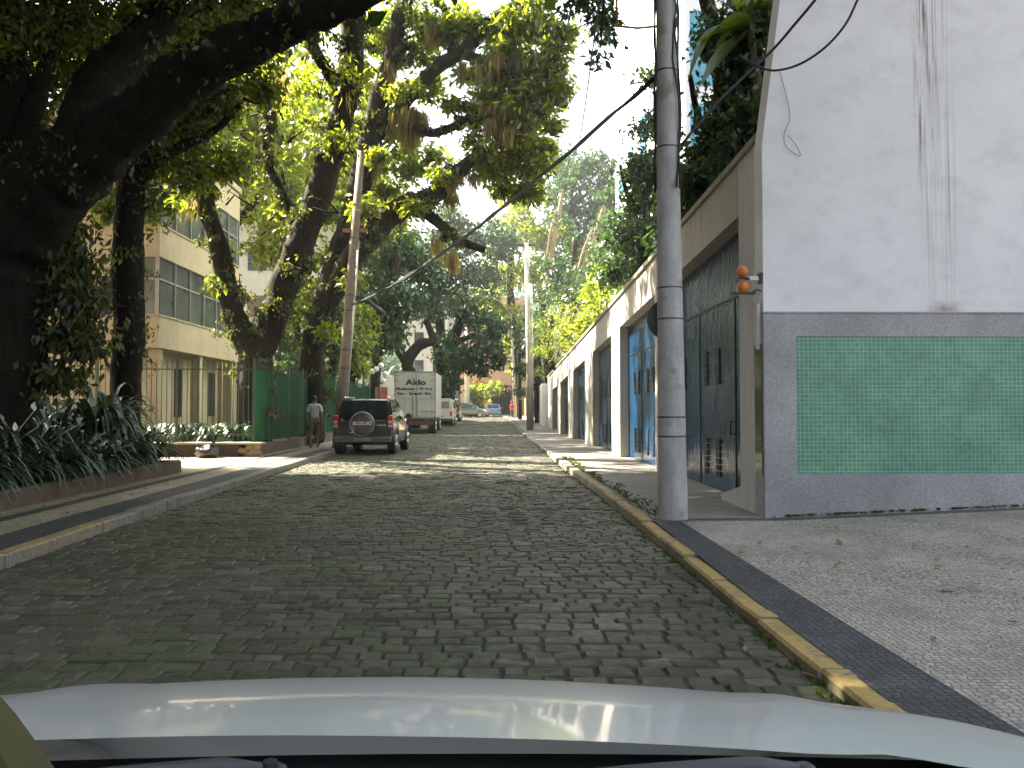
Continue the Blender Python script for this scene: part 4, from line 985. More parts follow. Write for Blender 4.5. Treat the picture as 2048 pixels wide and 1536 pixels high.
# ------------------------------------------------------------------ buildings
def yellow():
    t = thing('apartment_building', 'cream yellow apartment building with long glazed balconies behind the left trees', 'building', (-11.2, 27, 0)); O = (-11.2, 27, 0)
    my = stained('cream_yellow_render', (.5, .41, .25), (.24, .19, .11), .8, .6, 1, True, .15)
    mg = plain('balcony_glass', (.09, .1, .085), .12, spec=.7, var=.4, scale=1.2); mf = plain('aluminium', (.33, .33, .29), .45, .3); dk = plain('dark_opening', (.03, .028, .024), .8)
    mb = MB(); mb.box((-24, 27.9, .1), (-12.1, 37.5, 11.3)); mb.box((-24.2, 27.7, 11.3), (-11.9, 37.7, 11.55)); mb.build('wall', my, t, O)
    for f in range(3):
        z = 3.45 + 3.0 * f
        if f == 2:
            mb = MB(); mb.box((-12.1, 27, z), (-11.2, 35.2, z + 1.0)); mb.build('balcony', my, t, O); continue
        mb = MB(); mb.box((-12.1, 27, z), (-11.2, 35.2, z + 1.0)); mb.box((-12.1, 26.95, z - .06), (-11.15, 35.25, z - .003)); mb.box((-12.12, 26.95, z + 1.0), (-11.15, 35.25, z + 1.05)); mb.build('balcony', my, t, O)
        b = t.children[-1]
        g_ = MB(); g_.box((-11.30, 27.06, z + 1.05), (-11.28, 35.14, z + 2.98)); g_.box((-12.1, 27.06, z + 1.05), (-11.32, 27.08, z + 2.98)); g_.build('glazing', mg, b, O)
        fr = MB(); y = 27.0
        while y < 35.3: fr.box((-11.27, y, z + 1.05), (-11.2, y + .05, z + 2.97)); y += 1.36
        fr.box((-11.27, 27.06, z + 2.2), (-11.22, 35.1, z + 2.25)); fr.box((-12.05, 27.0, z + 2.2), (-11.3, 27.05, z + 2.25)); fr.box((-11.33, 26.985, z + 1.05), (-11.2, 27.05, z + 2.97)); fr.build('frame', mf, b, O)
    for x in (-11.45,):
        for y in (27.3, 31, 34.7): MB().box((x - .2, y, .3), (x + .15, y + .35, 3.38)).build('column', my, t, O)
    for y in (28.6, 30.6, 32.6, 34.2): MB().box((-12.1, y, 1.1), (-12.07, y + .7, 2.9)).build('window', dk, t, O); w_ = t.children[-1]
    for z in (4.6, 7.6): 
        for x in (-13.6, -16.5): MB().box((x, 27.87, z), (x + .9, 27.9, z + 1.3)).build('window', dk, t, O)
    MB().bbox((-14.9, 27.4, 5.0), (-14.2, 27.9, 5.45), .02).build('air_conditioner', mf, t, O)
    MB().box((-12.1, 35.4, .1), (-11.95, 37.4, 11.2)).build('end_panel', my, t, O)
    return t
yellow()
nb = thing('shade_block', 'unseen pinkish block added out of view on the left to shade the street', 'building', (-14, 0, 0))  # added outside the view so its shadow covers the near street
mp = stained('pink_brown_render', (.4, .3, .25), (.2, .14, .11), .85, .4)
mb = MB(); mb.box((-30, -24, -.2), (-14, 18, 15)); mb.box((-30.3, -24.3, 15), (-13.7, 18.3, 15.4)); mb.build('wall', mp, nb, (-14, 0, 0))
for f in range(4):
    for y in range(-20, 17, 4): MB().box((-14.0, y, 1.5 + f * 3.4), (-13.97, y + 1.6, 3.1 + f * 3.4)).build('window', m_glass, nb, (-14, 0, 0))
# white tower behind the garages
tw = thing('white_tower', 'tall white tower block with blue strip windows above the garages', 'building', (7.1, 30, 0))
mt = plain('white_tower_render', (.72, .74, .76), .8, var=.05); mbl = plain('blue_window_glass', (.05, .26, .4), .2, spec=.8, var=.2)
MB().box((7.1, 31, 0), (20, 50, 44)).build('wall', mt, tw, (7.1, 30, 0))
for k in range(5):
    y = 32 + k * 3.6; 
    for f in range(10 if k < 1 else 4): z = 3 + f * 3.6; MB().box((7.06, y, z), (7.1, y + 1.9, z + 2.5)).build('window', mbl, tw, (7.1, 30, 0))
for k in range(8):
    x = 7.3 + k * 1.5
    for f in range(10): z = 3 + f * 3.6; MB().box((x, 30.96, z), (x + .95, 31.0, z + 2.9)).build('window', mbl, tw, (7.1, 30, 0))
def block(name, label, a, b, mat, ww=1.2, wh=1.4, floors=4, fh=3, face=True, z0=1.2, gap=3.0):
    t = thing(name, label, 'building', ((a[0] + b[0]) / 2, a[1], 0)); O = t.location.copy()
    mb = MB(); mb.box(a, b); mb.box((a[0] - .2, a[1] - .2, b[2]), (b[0] + .2, b[1] + .2, b[2] + .3)); mb.build('wall', mat, t, O)
    for f in range(floors):
        x = a[0] + 1
        while x + ww < b[0]: 
            z = z0 + f * fh
            if z + wh < b[2]: MB().box((x, a[1] - .04, z), (x + ww, a[1] - .001, z + wh)).build('window', m_glass, t, O)
            x += gap
    return t
block('white_building', 'white apartment building glimpsed between the left tree trunks', (-20, 52, 0), (-10.4, 62, 16), stained('white_render', (.6, .6, .58), (.3, .3, .28), .8, .3), floors=5)
block('pale_house', 'pale grey building behind the removal truck with drainpipes and windows', (-10.2, 88, 0), (-5.6, 100, 13), stained('pale_grey_render', (.58, .55, .47), (.3, .27, .2), .8, .3), 1.0, 1.5, 4, 3, True, 2.2, 2.0)
sb_ = thing('salmon_building', 'salmon coloured building over a dark garage opening at the top of the street', 'building', (0, 108, 0)); O = (0, 108, 0)
m_sal = stained('salmon_render', (.5, .31, .2), (.28, .17, .1), .8, .3)
mb = MB(); mb.prism([(-5.2, 5.6), (3.5, 4.2), (3.5, 16), (-5.2, 16)], 'y', 106, 120); mb.box((-5.2, 108, .3), (-1.2, 120, 5.55)); mb.box((2.6, 107, .3), (3.5, 120, 4.2)); mb.build('wall', m_sal, sb_, O)
MB().box((-1.2, 112, .3), (2.6, 112.2, 5)).build('garage_opening', m_vent, sb_, O)
for z in (8, 11.5):
    for x in (-4, -1, 1.8): MB().box((x, 105.95, z), (x + 1.3, 105.99, z + 1.6)).build('window', m_glass, sb_, O)
MB().tube([P(934, 838, 86) * 1.0, P(934, 640, 86)], .3, 12)
q = P(934, 838, 86); q.z = .6
single(MB().tube([q, q + Vector((0, 0, 9.5))], [.3, .24], 14).build('concrete_column', plain('cream_column', (.55, .48, .33), .8)), 'cream concrete column rising behind the angled parked cars', 'column', q)
# garden walls at the top of the street
mb = MB(); mb.box((-3.4, 103.5, .3), (-1.0, 103.8, 2.6)); single(mb.build('ochre_wall', plain('bright_ochre', (.5, .36, .13), .85)), 'low ochre wall between the hedge and the pale blue car', 'wall', (-2.2, 103.5, .3))
n = NT('painted_mural'); v = n.coord(); c = n.ramp(n.noise(v, 1.4, 5), [(.3, (.45, .04, .04)), (.45, (.5, .25, .06)), (.55, (.12, .25, .05)), (.7, (.5, .1, .1))]); m_mur = n.fin(c, .8)
mb = MB(); mb.box((1.3, 101, .5), (3.2, 101.3, 2.6)); single(mb.build('mural_wall', m_mur), 'low wall painted red and green behind the person in red', 'wall', (2.2, 101, .5))

# ------------------------------------------------------------------ hills and woodland
mb = MB(); vs = []; NX, NY = 60, 40
def hill(x, y):
    base = max(0, (y - 115)) * .30 * math.exp(-((y - 240) / 160) ** 2) * (1 - .55 * math.exp(-((x + 30) / 40) ** 2))
    right = 9 * (1 / (1 + math.exp(-(x - 24) / 4))) + 1.6 / (1 + math.exp(-(x - 6) / 1.2))
    return base + (right if y > 12 else right * max(0, (y + 5) / 17)) * (1 if x > 3.7 else 0) - .35
for j in range(NY + 1):
    for i in range(NX + 1): x = -160 + 320 * i / NX; y = 62 + 340 * (j / NY) ** 1.5; vs.append((x, y, (hill(x, y) if y > 115 else -.4) + (random.uniform(-1, 1) if y > 125 else 0)))
mb.add(vs, [(j * (NX + 1) + i, j * (NX + 1) + i + 1, (j + 1) * (NX + 1) + i + 1, (j + 1) * (NX + 1) + i) for j in range(NY) for i in range(NX)], True)
struct(mb, 'hill', plain('hill_green', (.04, .06, .025), .95, scale=.3))
mb = MB(); vs = []
for j in range(21):
    for i in range(13): x = 3.72 + i * 1.0; y = 12 + j * 2.3; vs.append((x, y, 3.0 + .9 * min(4, i) * .35 + random.uniform(-.1, .1)))
mb.add(vs, [(j * 13 + i, j * 13 + i + 1, (j + 1) * 13 + i + 1, (j + 1) * 13 + i) for j in range(20) for i in range(12)], True)
struct(mb, 'bank', m_joint)
bl = []
for i in range(90):
    x = random.uniform(-60, 60); y = random.uniform(128, 215); z = hill(x, y); r = random.uniform(5, 8); bl.append(((x, y, z + r * .9), (r, r, r * .9), 900))
tag(leaves('woodland', LFB, bl, 1.3, 1, spread=1.0, per=26, gap=False), 'green wooded hillside closing the view beyond the street', None, None, 'stuff')

# ------------------------------------------------------------------ trees
def tree(name, label, base, limbs, blobs, bk, lf, leaf, dens=1.0, group=None, trunk_kw=None, moss=None, ivy=0, **kw):
    base = Vector(base); t = thing(name, label, 'tree', base, 0, group)
    mb = MB()
    for l in limbs: plimb(mb, l, **(trunk_kw or {}))
    # twigs reaching into the leaf masses
    for c, r, n_ in blobs[::1]:
        rr = r[0] if hasattr(r, '__len__') else r
        for q in range(2):
            a = Vector(c) + Vector((random.gauss(0, rr * .5), random.gauss(0, rr * .5), random.gauss(0, rr * .4)))
            b = Vector(c) + Vector((random.gauss(0, rr * .5), random.gauss(0, rr * .4), -rr * .7))
            mid = (a + b) / 2 + Vector((random.gauss(0, rr * .15), 0, random.gauss(0, rr * .15)))
            mb.tube([b, mid, a], [.03 + .012 * rr, .02 + .006 * rr, .008], 5, .1)
    mb.build('trunk', bk, t, base)
    leaves('crown', lf, blobs, leaf, dens, t, base, **kw)
    if ivy:
        iv = []
        for l in limbs:
            for (x0, y0, w0, Y0), (x1, y1, w1, Y1) in zip(l[:-1], l[1:]):
                k = max(1, int(math.hypot(x1 - x0, y1 - y0) / 28))
                for q in range(k):
                    u = (q + random.random()) / k; w = w0 + (w1 - w0) * u
                    iv.append(B(x0 + (x1 - x0) * u + random.uniform(-.3, .3) * w, y0 + (y1 - y0) * u, w * random.uniform(.62, .95), Y0 + (Y1 - Y0) * u, int(ivy * random.uniform(.1, 1.9))))
        leaves('ivy', LFI, iv, leaf * .62, 1, t, base, spread=.16, droop=1.4, wfac=.5, per=30, gap=False)
    if moss: leaves('hanging_moss', LFO, moss, .55, .7, t, base, spread=.16, droop=9, wfac=.07, per=80)
    return t
def B(px, py, r, Y, n, sy=None):
    rr = r * Y / F; return (tuple(P(px, py, Y)), (rr, (sy or rr * 1.3), rr * .85), n)

# the huge tree at the left edge, limb reaching over the road
DY = lambda Y: Y + 2.3 * (Y - 7.8) / 2.7 if Y < 11.4 else Y + 2.6
T1b = P(-60, 925, 12.6); T1b.z = .3
limbs = [[(-70, 950, 240, 10.5), (-50, 800, 215, 10.5), (-20, 650, 210, 10.5), (0, 520, 205, 10.4), (50, 430, 185, 10.2), (125, 345, 160, 10), (205, 285, 125, 9.7), (290, 225, 105, 9.4), (355, 165, 102, 9.1), (440, 118, 96, 8.8), (530, 68, 84, 8.5), (620, 32, 68, 8.2), (720, -5, 56, 8), (820, -60, 48, 7.8)],
         [(150, 340, 120, 10.2), (180, 240, 105, 10.6), (215, 160, 95, 11), (275, 95, 80, 11.4), (330, 20, 62, 11.8), (370, -80, 50, 12)],
         [(30, 700, 120, 10.8), (5, 500, 95, 11), (10, 330, 80, 11.2), (25, 150, 60, 11.4), (0, -50, 50, 11.5)],
         [(110, 420, 90, 10.5), (60, 330, 60, 10.9), (70, 200, 42, 11.2), (120, 60, 30, 11.5)],
         [(560, 60, 40, 8.4), (580, 20, 34, 8.6), (560, -60, 26, 8.7)]]
limbs = [[(a, b, c, DY(y)) for a, b, c, y in l] for l in limbs]
bl = []
for px, py, r, Y, n_ in [(60, 70, 90, 12, 1500), (170, 50, 80, 12.5, 1400), (50, 200, 70, 12.4, 1200), (140, 170, 60, 12.6, 900), (60, 320, 55, 12.5, 900), (110, 300, 40, 13, 400), (30, 430, 50, 12.6, 700), (290, 20, 70, 12.5, 1100), (400, -10, 70, 12, 1100), (230, 100, 50, 13, 600), (480, -20, 60, 11, 800), (330, 60, 50, 12.5, 500),
                        (20, 40, 80, 11, 1300), (600, -30, 50, 9, 500), (100, 0, 90, 11, 1300)]:
    bl.append(B(px, py, r, Y + 2.5, n_))
t1 = tree('giant_tree', 'huge dark fig tree at the left edge with one thick limb over the road', T1b, limbs, bl, m_bark, LFN, .15, 1.0, ivy=30, trunk_kw=dict(rough=.16, n=26, sub=9))
# unseen canopy added overhead to shade the street, parented to the same tree
def canopy(name, parent, org, x0, x1, y0, y1, z0, z1, N, leaf, lf, top=.515, per=46, sp=.7):
    # leaf sprays placed so that their shade lies on the strip of street x0..x1, y0..y1
    k = N // per; g = np.stack([rng.uniform(x0, x1, k), rng.uniform(y0, y1, k), rng.uniform(z0, z1, k)], 1)
    g[:, 0] -= g[:, 2] * CT; g[:, 1] += g[:, 2] * CT * TA
    if top: g = g[g[:, 2] > CAMZ + top * np.maximum(g[:, 1], 0) + .6]
    return leaves(name, lf, [(tuple(c), .05, per) for c in g], leaf, 1, parent, org, spread=sp, per=per, wfac=.6)
canopy('crown', t1, T1b, -9, 12, -6, 17.2, 9.5, 18.5, 100000, .42, LFD, sp=1.3)  # added shading leaves, not the crown in view
vn = leaves('hanging_vines', LFI, [B(130, 460, 30, 13, 500), B(140, 530, 34, 13, 700), B(150, 600, 40, 13, 800), B(140, 670, 40, 13, 800), B(110, 740, 36, 13, 500), B(180, 690, 20, 13.4, 160), B(110, 560, 36, 12.8, 500)], .16, 1, t1, T1b, droop=1.5)
t1.children[-2]['label'] = 'unseen leaf canopy added to shade the road'

b2 = P(253, 900, 17); b2.z = .15
limbs = [[(250, 905, 60, 17), (252, 780, 56, 17), (256, 640, 60, 17), (255, 500, 58, 17), (262, 380, 52, 17), (285, 270, 44, 16.8), (330, 170, 34, 16.5), (380, 60, 26, 16.2)],
         [(262, 400, 34, 17), (225, 300, 28, 17.3), (215, 180, 22, 17.6), (240, 60, 16, 18)], [(270, 350, 30, 17), (350, 300, 22, 16.5), (430, 260, 16, 16), (480, 210, 10, 15.8)]]
bl = [B(*a) for a in [(300, 320, 50, 18, 600), (360, 260, 55, 17.5, 800), (430, 200, 50, 17, 700), (250, 230, 50, 18, 600), (390, 350, 40, 17.5, 450), (450, 330, 30, 17, 260), (480, 90, 55, 17, 700), (210, 330, 32, 18, 250), (225, 420, 24, 18, 200), (330, 130, 50, 18, 600), (430, 60, 60, 16.5, 800), (300, 410, 34, 17.5, 250), (520, 180, 30, 17, 260)]]
tree('street_tree', 'straight dark trunk standing in front of the cream yellow building', b2, limbs, bl, m_bark, LFN, .17, 2.0, ivy=60)

b3 = P(515, 900, 24); b3.z = .4
limbs = [[(510, 905, 66, 24), (508, 800, 58, 24), (512, 720, 62, 24), (480, 660, 48, 24), (455, 590, 42, 23.8), (440, 500, 38, 23.5), (415, 420, 34, 23.2), (405, 330, 32, 23), (415, 230, 28, 22.8), (425, 150, 22, 22.5), (440, 40, 18, 22)],
         [(512, 720, 56, 24), (545, 650, 52, 24), (565, 570, 52, 24), (600, 490, 54, 24), (632, 410, 54, 24), (655, 330, 54, 23.8), (680, 250, 50, 23.6), (700, 160, 46, 23.4), (705, 70, 46, 23.2), (700, -40, 40, 23)],
         [(545, 650, 30, 24), (590, 560, 26, 24.3), (600, 460, 20, 24.6), (560, 380, 18, 25), (530, 300, 14, 25), (540, 200, 10, 25)],
         [(700, 200, 30, 23.6), (640, 120, 22, 23), (610, 30, 18, 22.5), (600, -40, 14, 22)]]
bl = [B(*a) for a in [(560, 200, 45, 25, 800), (540, 280, 40, 25.5, 620), (600, 260, 50, 25, 900), (580, 340, 42, 25.5, 650), (620, 170, 40, 24.5, 600), (540, 120, 38, 24, 450), (640, 60, 45, 24, 650), (500, 60, 50, 22, 700), (680, 320, 36, 26, 450), (480, 390, 30, 24, 300), (620, 420, 36, 27, 400), (560, 20, 50, 22, 600), (720, 30, 50, 24, 600), (500, 330, 20, 24, 100), (470, 150, 30, 22.5, 160), (490, 240, 40, 25, 420), (600, 60, 40, 25, 260), (650, 180, 34, 26, 300), (560, 420, 30, 27, 260), (370, 330, 40, 23, 260), (350, 400, 30, 23, 160), (640, 400, 34, 22.6, 420), (590, 520, 30, 23, 320), (560, 610, 24, 23, 220), (680, 280, 36, 22.4, 420), (440, 560, 22, 22.8, 160), (400, 300, 34, 22, 320), (700, 150, 40, 22.3, 420)]]
tree('street_tree', 'forked mossy tree growing beside the green fence corner', b3, limbs, bl, m_bark2, LFM, .22, 1.6, per=60, spread=.27, ivy=230, moss=[B(600, 470, 20, 24, 300), B(560, 560, 16, 24, 200), B(560, 150, 24, 23, 500), B(500, 180, 24, 22.5, 500), B(350, 300, 40, 22.5, 500), B(380, 400, 30, 23, 300), B(520, 130, 16, 23, 300), B(700, 190, 12, 23, 250), B(405, 280, 14, 23, 260)])

b4 = P(620, 885, 29); b4.z = .4
limbs = [[(622, 885, 56, 29), (625, 760, 50, 29), (630, 680, 46, 29), (665, 590, 44, 29), (710, 510, 50, 28.8), (760, 450, 50, 28.4), (810, 412, 44, 28), (865, 392, 36, 27.5), (910, 350, 30, 27), (945, 318, 22, 26.5), (975, 300, 12, 26)],
         [(630, 690, 40, 29), (648, 600, 40, 29), (680, 500, 44, 29.2), (712, 400, 46, 29), (735, 300, 48, 28.6), (760, 200, 40, 28), (785, 110, 34, 27.5), (800, 20, 30, 27), (815, -60, 26, 27)],
         [(735, 290, 34, 28.6), (790, 230, 26, 28), (830, 180, 26, 27.5), (880, 130, 28, 27), (930, 100, 28, 26.5), (985, 40, 26, 26), (1060, 0, 20, 25.5), (1120, -30, 16, 25)],
         [(830, 405, 28, 28), (870, 440, 22, 27.5), (920, 480, 18, 27), (970, 500, 12, 27)],
         [(790, 230, 18, 28), (860, 265, 18, 27.5), (930, 245, 16, 27), (990, 235, 12, 26.5), (1040, 250, 8, 26)],
         [(930, 110, 20, 26.6), (990, 130, 18, 26), (1040, 170, 14, 25.5), (1080, 230, 10, 25)], [(900, 120, 16, 27), (905, 60, 16, 26.8), (880, 0, 14, 26.5)]]
bl = [B(*a) for a in [(760, 60, 50, 28, 700), (850, 50, 55, 27, 900), (930, 40, 50, 26.5, 800), (1010, 50, 50, 26, 850), (1070, 50, 46, 25.5, 750), (1100, 120, 42, 25.5, 800), (1105, 190, 36, 26, 560), (1060, 200, 50, 26, 1000), (1000, 180, 50, 26.5, 900), (960, 210, 36, 27, 500), (1040, 270, 48, 26.5, 900), (1060, 330, 44, 27, 800), (1000, 320, 46, 27, 800), (960, 330, 30, 27.5, 400), (1060, 390, 30, 27.5, 400), (870, 180, 26, 28, 280), (820, 110, 30, 28, 320), (720, 130, 30, 29, 300), (780, 310, 46, 29.5, 650), (830, 330, 36, 29, 420), (880, 320, 26, 29, 260), (810, 260, 26, 29, 200), (700, 360, 34, 30, 380), (900, 210, 26, 27, 220), (1130, 60, 24, 25, 220), (1010, 390, 30, 28, 320), (950, 270, 22, 27, 180), (1020, 110, 40, 26, 500), (770, 380, 30, 29, 260), (700, 250, 40, 29.5, 420), (740, 190, 34, 29.5, 340), (730, 60, 44, 28.6, 420), (660, 250, 30, 30, 300), (860, 100, 34, 28, 260), (920, 150, 26, 27.5, 160), (1110, 250, 20, 26, 160), (1085, 300, 26, 27, 320), (690, 440, 34, 30, 260), (650, 520, 30, 30, 200), (740, 420, 34, 27.6, 300), (700, 560, 30, 28, 260), (750, 300, 34, 27, 320), (830, 420, 26, 27, 220), (800, 180, 30, 26.8, 300), (640, 660, 24, 28, 200), (870, 360, 24, 26.5, 180)]]
tree('street_tree', 'widest spreading tree behind the leaning pole with limbs arching over the cars', b4, limbs, bl, m_bark2, LFM, .25, 1.35, per=64, spread=.28, ivy=200, moss=[B(1000, 130, 40, 26.2, 1300), B(1050, 190, 40, 26, 1500), B(1010, 250, 36, 26.3, 900), B(1060, 120, 30, 25.6, 600), B(810, 230, 30, 28, 1300), B(960, 300, 24, 26.6, 500), B(870, 60, 24, 27, 400), B(780, 130, 14, 27.6, 300), B(820, 255, 22, 28, 900), B(835, 225, 16, 28, 500), B(735, 320, 16, 28.6, 500), B(925, 345, 26, 27, 700), B(900, 375, 18, 27.3, 300), B(990, 210, 36, 26.3, 900), B(1010, 160, 30, 26.2, 600), B(900, 510, 16, 27, 300), B(870, 475, 14, 27.4, 200), B(1050, 240, 20, 26, 300), B(940, 130, 26, 26.6, 400)])

bx = P(1190, -40, 9.9)
# sprig of foliage hanging at the top of the sky gap: tip of an overhead branch
t5 = thing('overhanging_branch_tree', 'tree whose leafy branch tip hangs at the top edge by the thick pole', 'tree', (4.4, 16, 3.1))
mb = MB(); limb(mb, [(4.4, 16, 3.0, .2), (4.3, 15.5, 7, .17), (3.5, 14.5, 9.5, .11), (2.4, 13.6, 9.6, .05), (1.6, 13.2, 9.0, .02)]); limb(mb, [(4.3, 15.5, 7, .1), (5, 16.5, 10, .06), (5.5, 17, 12, .03)])
limb(mb, [(1.9, 13.3, 9.2, .03), (1.72, 13.2, 8.3, .02), (1.66, 13.2, 7.4, .008)]); mb.build('trunk', m_bark, t5, (4.4, 16, 3.1))
leaves('crown', LFD, [B(1170, -10, 38, 13.5, 260, .5), B(1215, 10, 34, 13.3, 240, .5), B(1205, 70, 14, 13.2, 60, .2), B(1198, 120, 8, 13.2, 16, .1), ((3.6, 14.4, 10.6), 1.3, 700), ((5.2, 16.6, 11.5), 1.5, 800), B(1150, -70, 70, 13, 500)], .17, 1, t5, (4.4, 16, 3.1), spread=.2)

# middle distance trees on the left side of the road
def far_tree(label, px, base_py, Y, trunk, bl, lf, leaf, bk=None, group=None, name='street_tree', side=None, **kw):
    b = P(px, base_py, Y); b.z = max(rz(Y), b.z)
    return tree(name, label, b, trunk, bl, bk or m_bark2, lf, leaf, 1.6, group=group, **kw)
far_tree('tree with dark green crown behind the removal truck box', 752, 860, 44, [[(748, 862, 20, 44), (752, 740, 20, 44), (760, 640, 20, 44), (785, 560, 16, 44), (800, 480, 12, 44)], [(755, 690, 12, 44), (720, 620, 10, 44), (700, 560, 8, 44)]],
         [B(*a) for a in [(760, 560, 46, 45, 800), (800, 500, 46, 45, 800), (740, 620, 50, 44, 900), (800, 600, 46, 44, 800), (770, 670, 40, 43.5, 600), (710, 580, 30, 45, 300), (850, 540, 40, 46, 600), (730, 690, 34, 43, 450), (690, 640, 30, 44, 300)]], LFD, .36)
far_tree('heavily pruned tree with pale cut stumps just behind the truck', 825, 850, 54, [[(830, 860, 24, 54), (825, 770, 24, 54), (815, 725, 24, 54), (840, 690, 22, 54), (866, 682, 16, 54), (858, 655, 14, 54), (852, 640, 13, 54)], [(818, 730, 20, 54), (798, 700, 18, 54), (792, 670, 14, 54), (800, 640, 10, 54)]],
         [B(*a) for a in [(800, 640, 24, 55, 200)]], LFD, .35, m_bark)
far_tree('curved dark tree leaning over the silver car with the roof rack', 895, 850, 62, [[(888, 850, 34, 62), (892, 790, 36, 62), (900, 740, 32, 62), (896, 700, 26, 62), (915, 660, 22, 62), (925, 610, 18, 62), (930, 560, 14, 62)], [(893, 770, 24, 62), (880, 730, 18, 62), (870, 690, 12, 62)], [(905, 690, 14, 62), (950, 670, 10, 62), (985, 680, 6, 62)]],
         [B(*a) for a in [(900, 700, 40, 61, 700), (935, 720, 34, 60, 560), (970, 690, 36, 60, 560), (930, 620, 50, 62, 900), (985, 650, 36, 61, 500), (895, 770, 26, 61, 300), (990, 720, 20, 60, 200), (960, 740, 16, 60, 120)]], LFD, .4, m_bark)
far_tree('tall blue green tree rising over the middle of the street', 880, 850, 66, [[(880, 850, 22, 66), (882, 700, 20, 66), (878, 560, 16, 66), (880, 450, 10, 66)]],
         [B(*a) for a in [(870, 500, 50, 66, 800), (900, 560, 50, 66, 800), (860, 580, 44, 66, 700), (930, 480, 50, 67, 800), (960, 550, 50, 67, 800), (900, 440, 36, 67, 400), (990, 480, 50, 68, 800), (860, 620, 40, 66, 500)]], LFB, .42)
far_tree('leafy tree filling the space left of the street lamp arm', 1030, 850, 74, [[(1032, 845, 18, 74), (1030, 700, 16, 74), (1020, 560, 14, 74), (1030, 440, 10, 74)], [(1024, 640, 10, 74), (985, 600, 10, 73), (950, 600, 8, 73)]],
         [B(*a) for a in [(1000, 540, 50, 74, 800), (1030, 470, 50, 74, 800), (1060, 540, 40, 74, 600), (980, 600, 40, 73, 500), (1020, 620, 34, 73, 420), (1040, 400, 44, 75, 600), (990, 640, 26, 72, 260), (1085, 470, 44, 76, 700), (1020, 690, 24, 74, 260), (1040, 740, 20, 74, 260)]], LFM, .42)
far_tree('tall hazy green tree against the sky gap right of centre', 1130, 840, 80, [[(1130, 830, 18, 80), (1128, 640, 16, 80), (1140, 480, 14, 80), (1150, 360, 10, 80)]],
         [B(*a) for a in [(1120, 400, 50, 80, 800), (1150, 340, 46, 80, 760), (1195, 340, 44, 80, 700), (1130, 470, 50, 80, 800), (1180, 430, 50, 80, 800), (1210, 400, 36, 79, 500), (1160, 520, 50, 79, 800), (1110, 330, 24, 81, 260), (1100, 540, 40, 79, 600), (1215, 470, 34, 78, 400)]], LFB, .5)
# lit greenery seen between the left trunks
for (px, py, rr, Y, lab) in [(560, 440, 60, 40, 'sunlit shrub tree glowing between the forked tree and the yellow building'), (590, 640, 56, 42, 'sunlit bushes low between the forked tree and the wide tree'), (700, 680, 40, 40, 'shrub behind the leaning brown pole')]:
    base = P(px, 865, Y); base.z = .4
    tree('garden_tree', lab, base, [[(px, 865, 14, Y), (px + 6, py + 40, 12, Y), (px, py, 8, Y)]], [B(px, py, rr, Y, 1100), B(px - 20, py + rr, rr * .8, Y, 800), B(px + 10, py - rr, rr * .8, Y + 1, 700), B(px + 15, py + rr * 1.3, rr * .6, Y, 400)], m_bark2, LFM, .32, gap=False)
tree('garden_tree', 'dark tree in the garden behind the green screening', P(690, 865, 36), [[(670, 865, 16, 36), (665, 740, 14, 36), (680, 620, 10, 36)]], [B(670, 690, 30, 36, 400), B(600, 740, 34, 37, 500), B(560, 700, 30, 38, 400), B(650, 760, 30, 35, 300)], m_bark2, LFD, .26)

shade_tree = tree('garden_tree', 'very tall tree added behind the cream yellow building to shade the far road', (-13.4, 41, .4), [], [((-13, 41, 13), 2.5, 900), ((-11, 44, 12), 2.5, 900)], m_bark2, LFM, .34)  # tree put in so its crown shades the far road
mb = MB(); limb(mb, [(-13.4, 41, .3, .5), (-13.2, 41, 6, .42), (-13.6, 40, 12, .3), (-13.2, 41, 17, .12)]); limb(mb, [(-13.5, 40.5, 10, .25), (-12, 44, 14, .12), (-11, 48, 17, .05)]); limb(mb, [(-13.5, 40.3, 11, .25), (-15, 36, 14, .12), (-15, 32, 16, .05)])
mb.build('trunk', m_bark2, shade_tree, (-13.4, 41, .4))
canopy('crown', shade_tree, (-13.4, 41, .4), -6, 6, 24.6, 66, 13.5, 18, 26000, .5, LFM, top=None, sp=1.1)  # leaves placed for the shade they throw on the far road
# ---- right hand bank above the garages
tree('bank_tree', 'dense dark tree overhanging the garage roof behind the thick pole', P(1290, 520, 27), [[(1330, 600, 26, 25), (1310, 500, 24, 25), (1300, 380, 20, 25), (1330, 260, 14, 25)], [(1305, 440, 14, 25), (1260, 400, 10, 26), (1240, 330, 7, 26)]],
     [B(*a) for a in [(1270, 470, 46, 27, 900), (1290, 400, 40, 26, 700), (1240, 540, 44, 30, 900), (1290, 330, 34, 25, 420), (1300, 540, 40, 25, 800), (1265, 350, 26, 26, 200), (1300, 250, 26, 24, 220), (1310, 150, 20, 23, 120), (1240, 480, 30, 31, 420), (1300, 470, 40, 24, 700), (1270, 590, 34, 28, 500)]], m_bark, LFD, .2, 2.4)
tree('bank_tree', 'dark leafy tree between the thick pole and the white house', P(1420, 420, 14), [[(1450, 430, 34, 14), (1440, 330, 30, 14), (1450, 220, 26, 14), (1480, 120, 20, 13.5), (1500, 0, 16, 13)], [(1445, 300, 18, 14), (1400, 240, 14, 14), (1380, 150, 10, 14)]],
     [B(*a) for a in [(1400, 360, 50, 15, 1300), (1450, 290, 50, 14, 1400), (1480, 220, 46, 13.5, 1100), (1400, 440, 46, 16, 1100), (1500, 130, 50, 13, 1000), (1470, 60, 50, 13, 800), (1530, 40, 40, 12.8, 600), (1360, 400, 36, 17, 600), (1350, 480, 36, 18, 600), (1480, 330, 34, 13, 600), (1400, 520, 30, 17, 300), (1510, 220, 26, 12.6, 400), (1500, 300, 40, 13, 700), (1440, 380, 50, 15, 1000)]], m_bark, LFD, .16, 1.7)
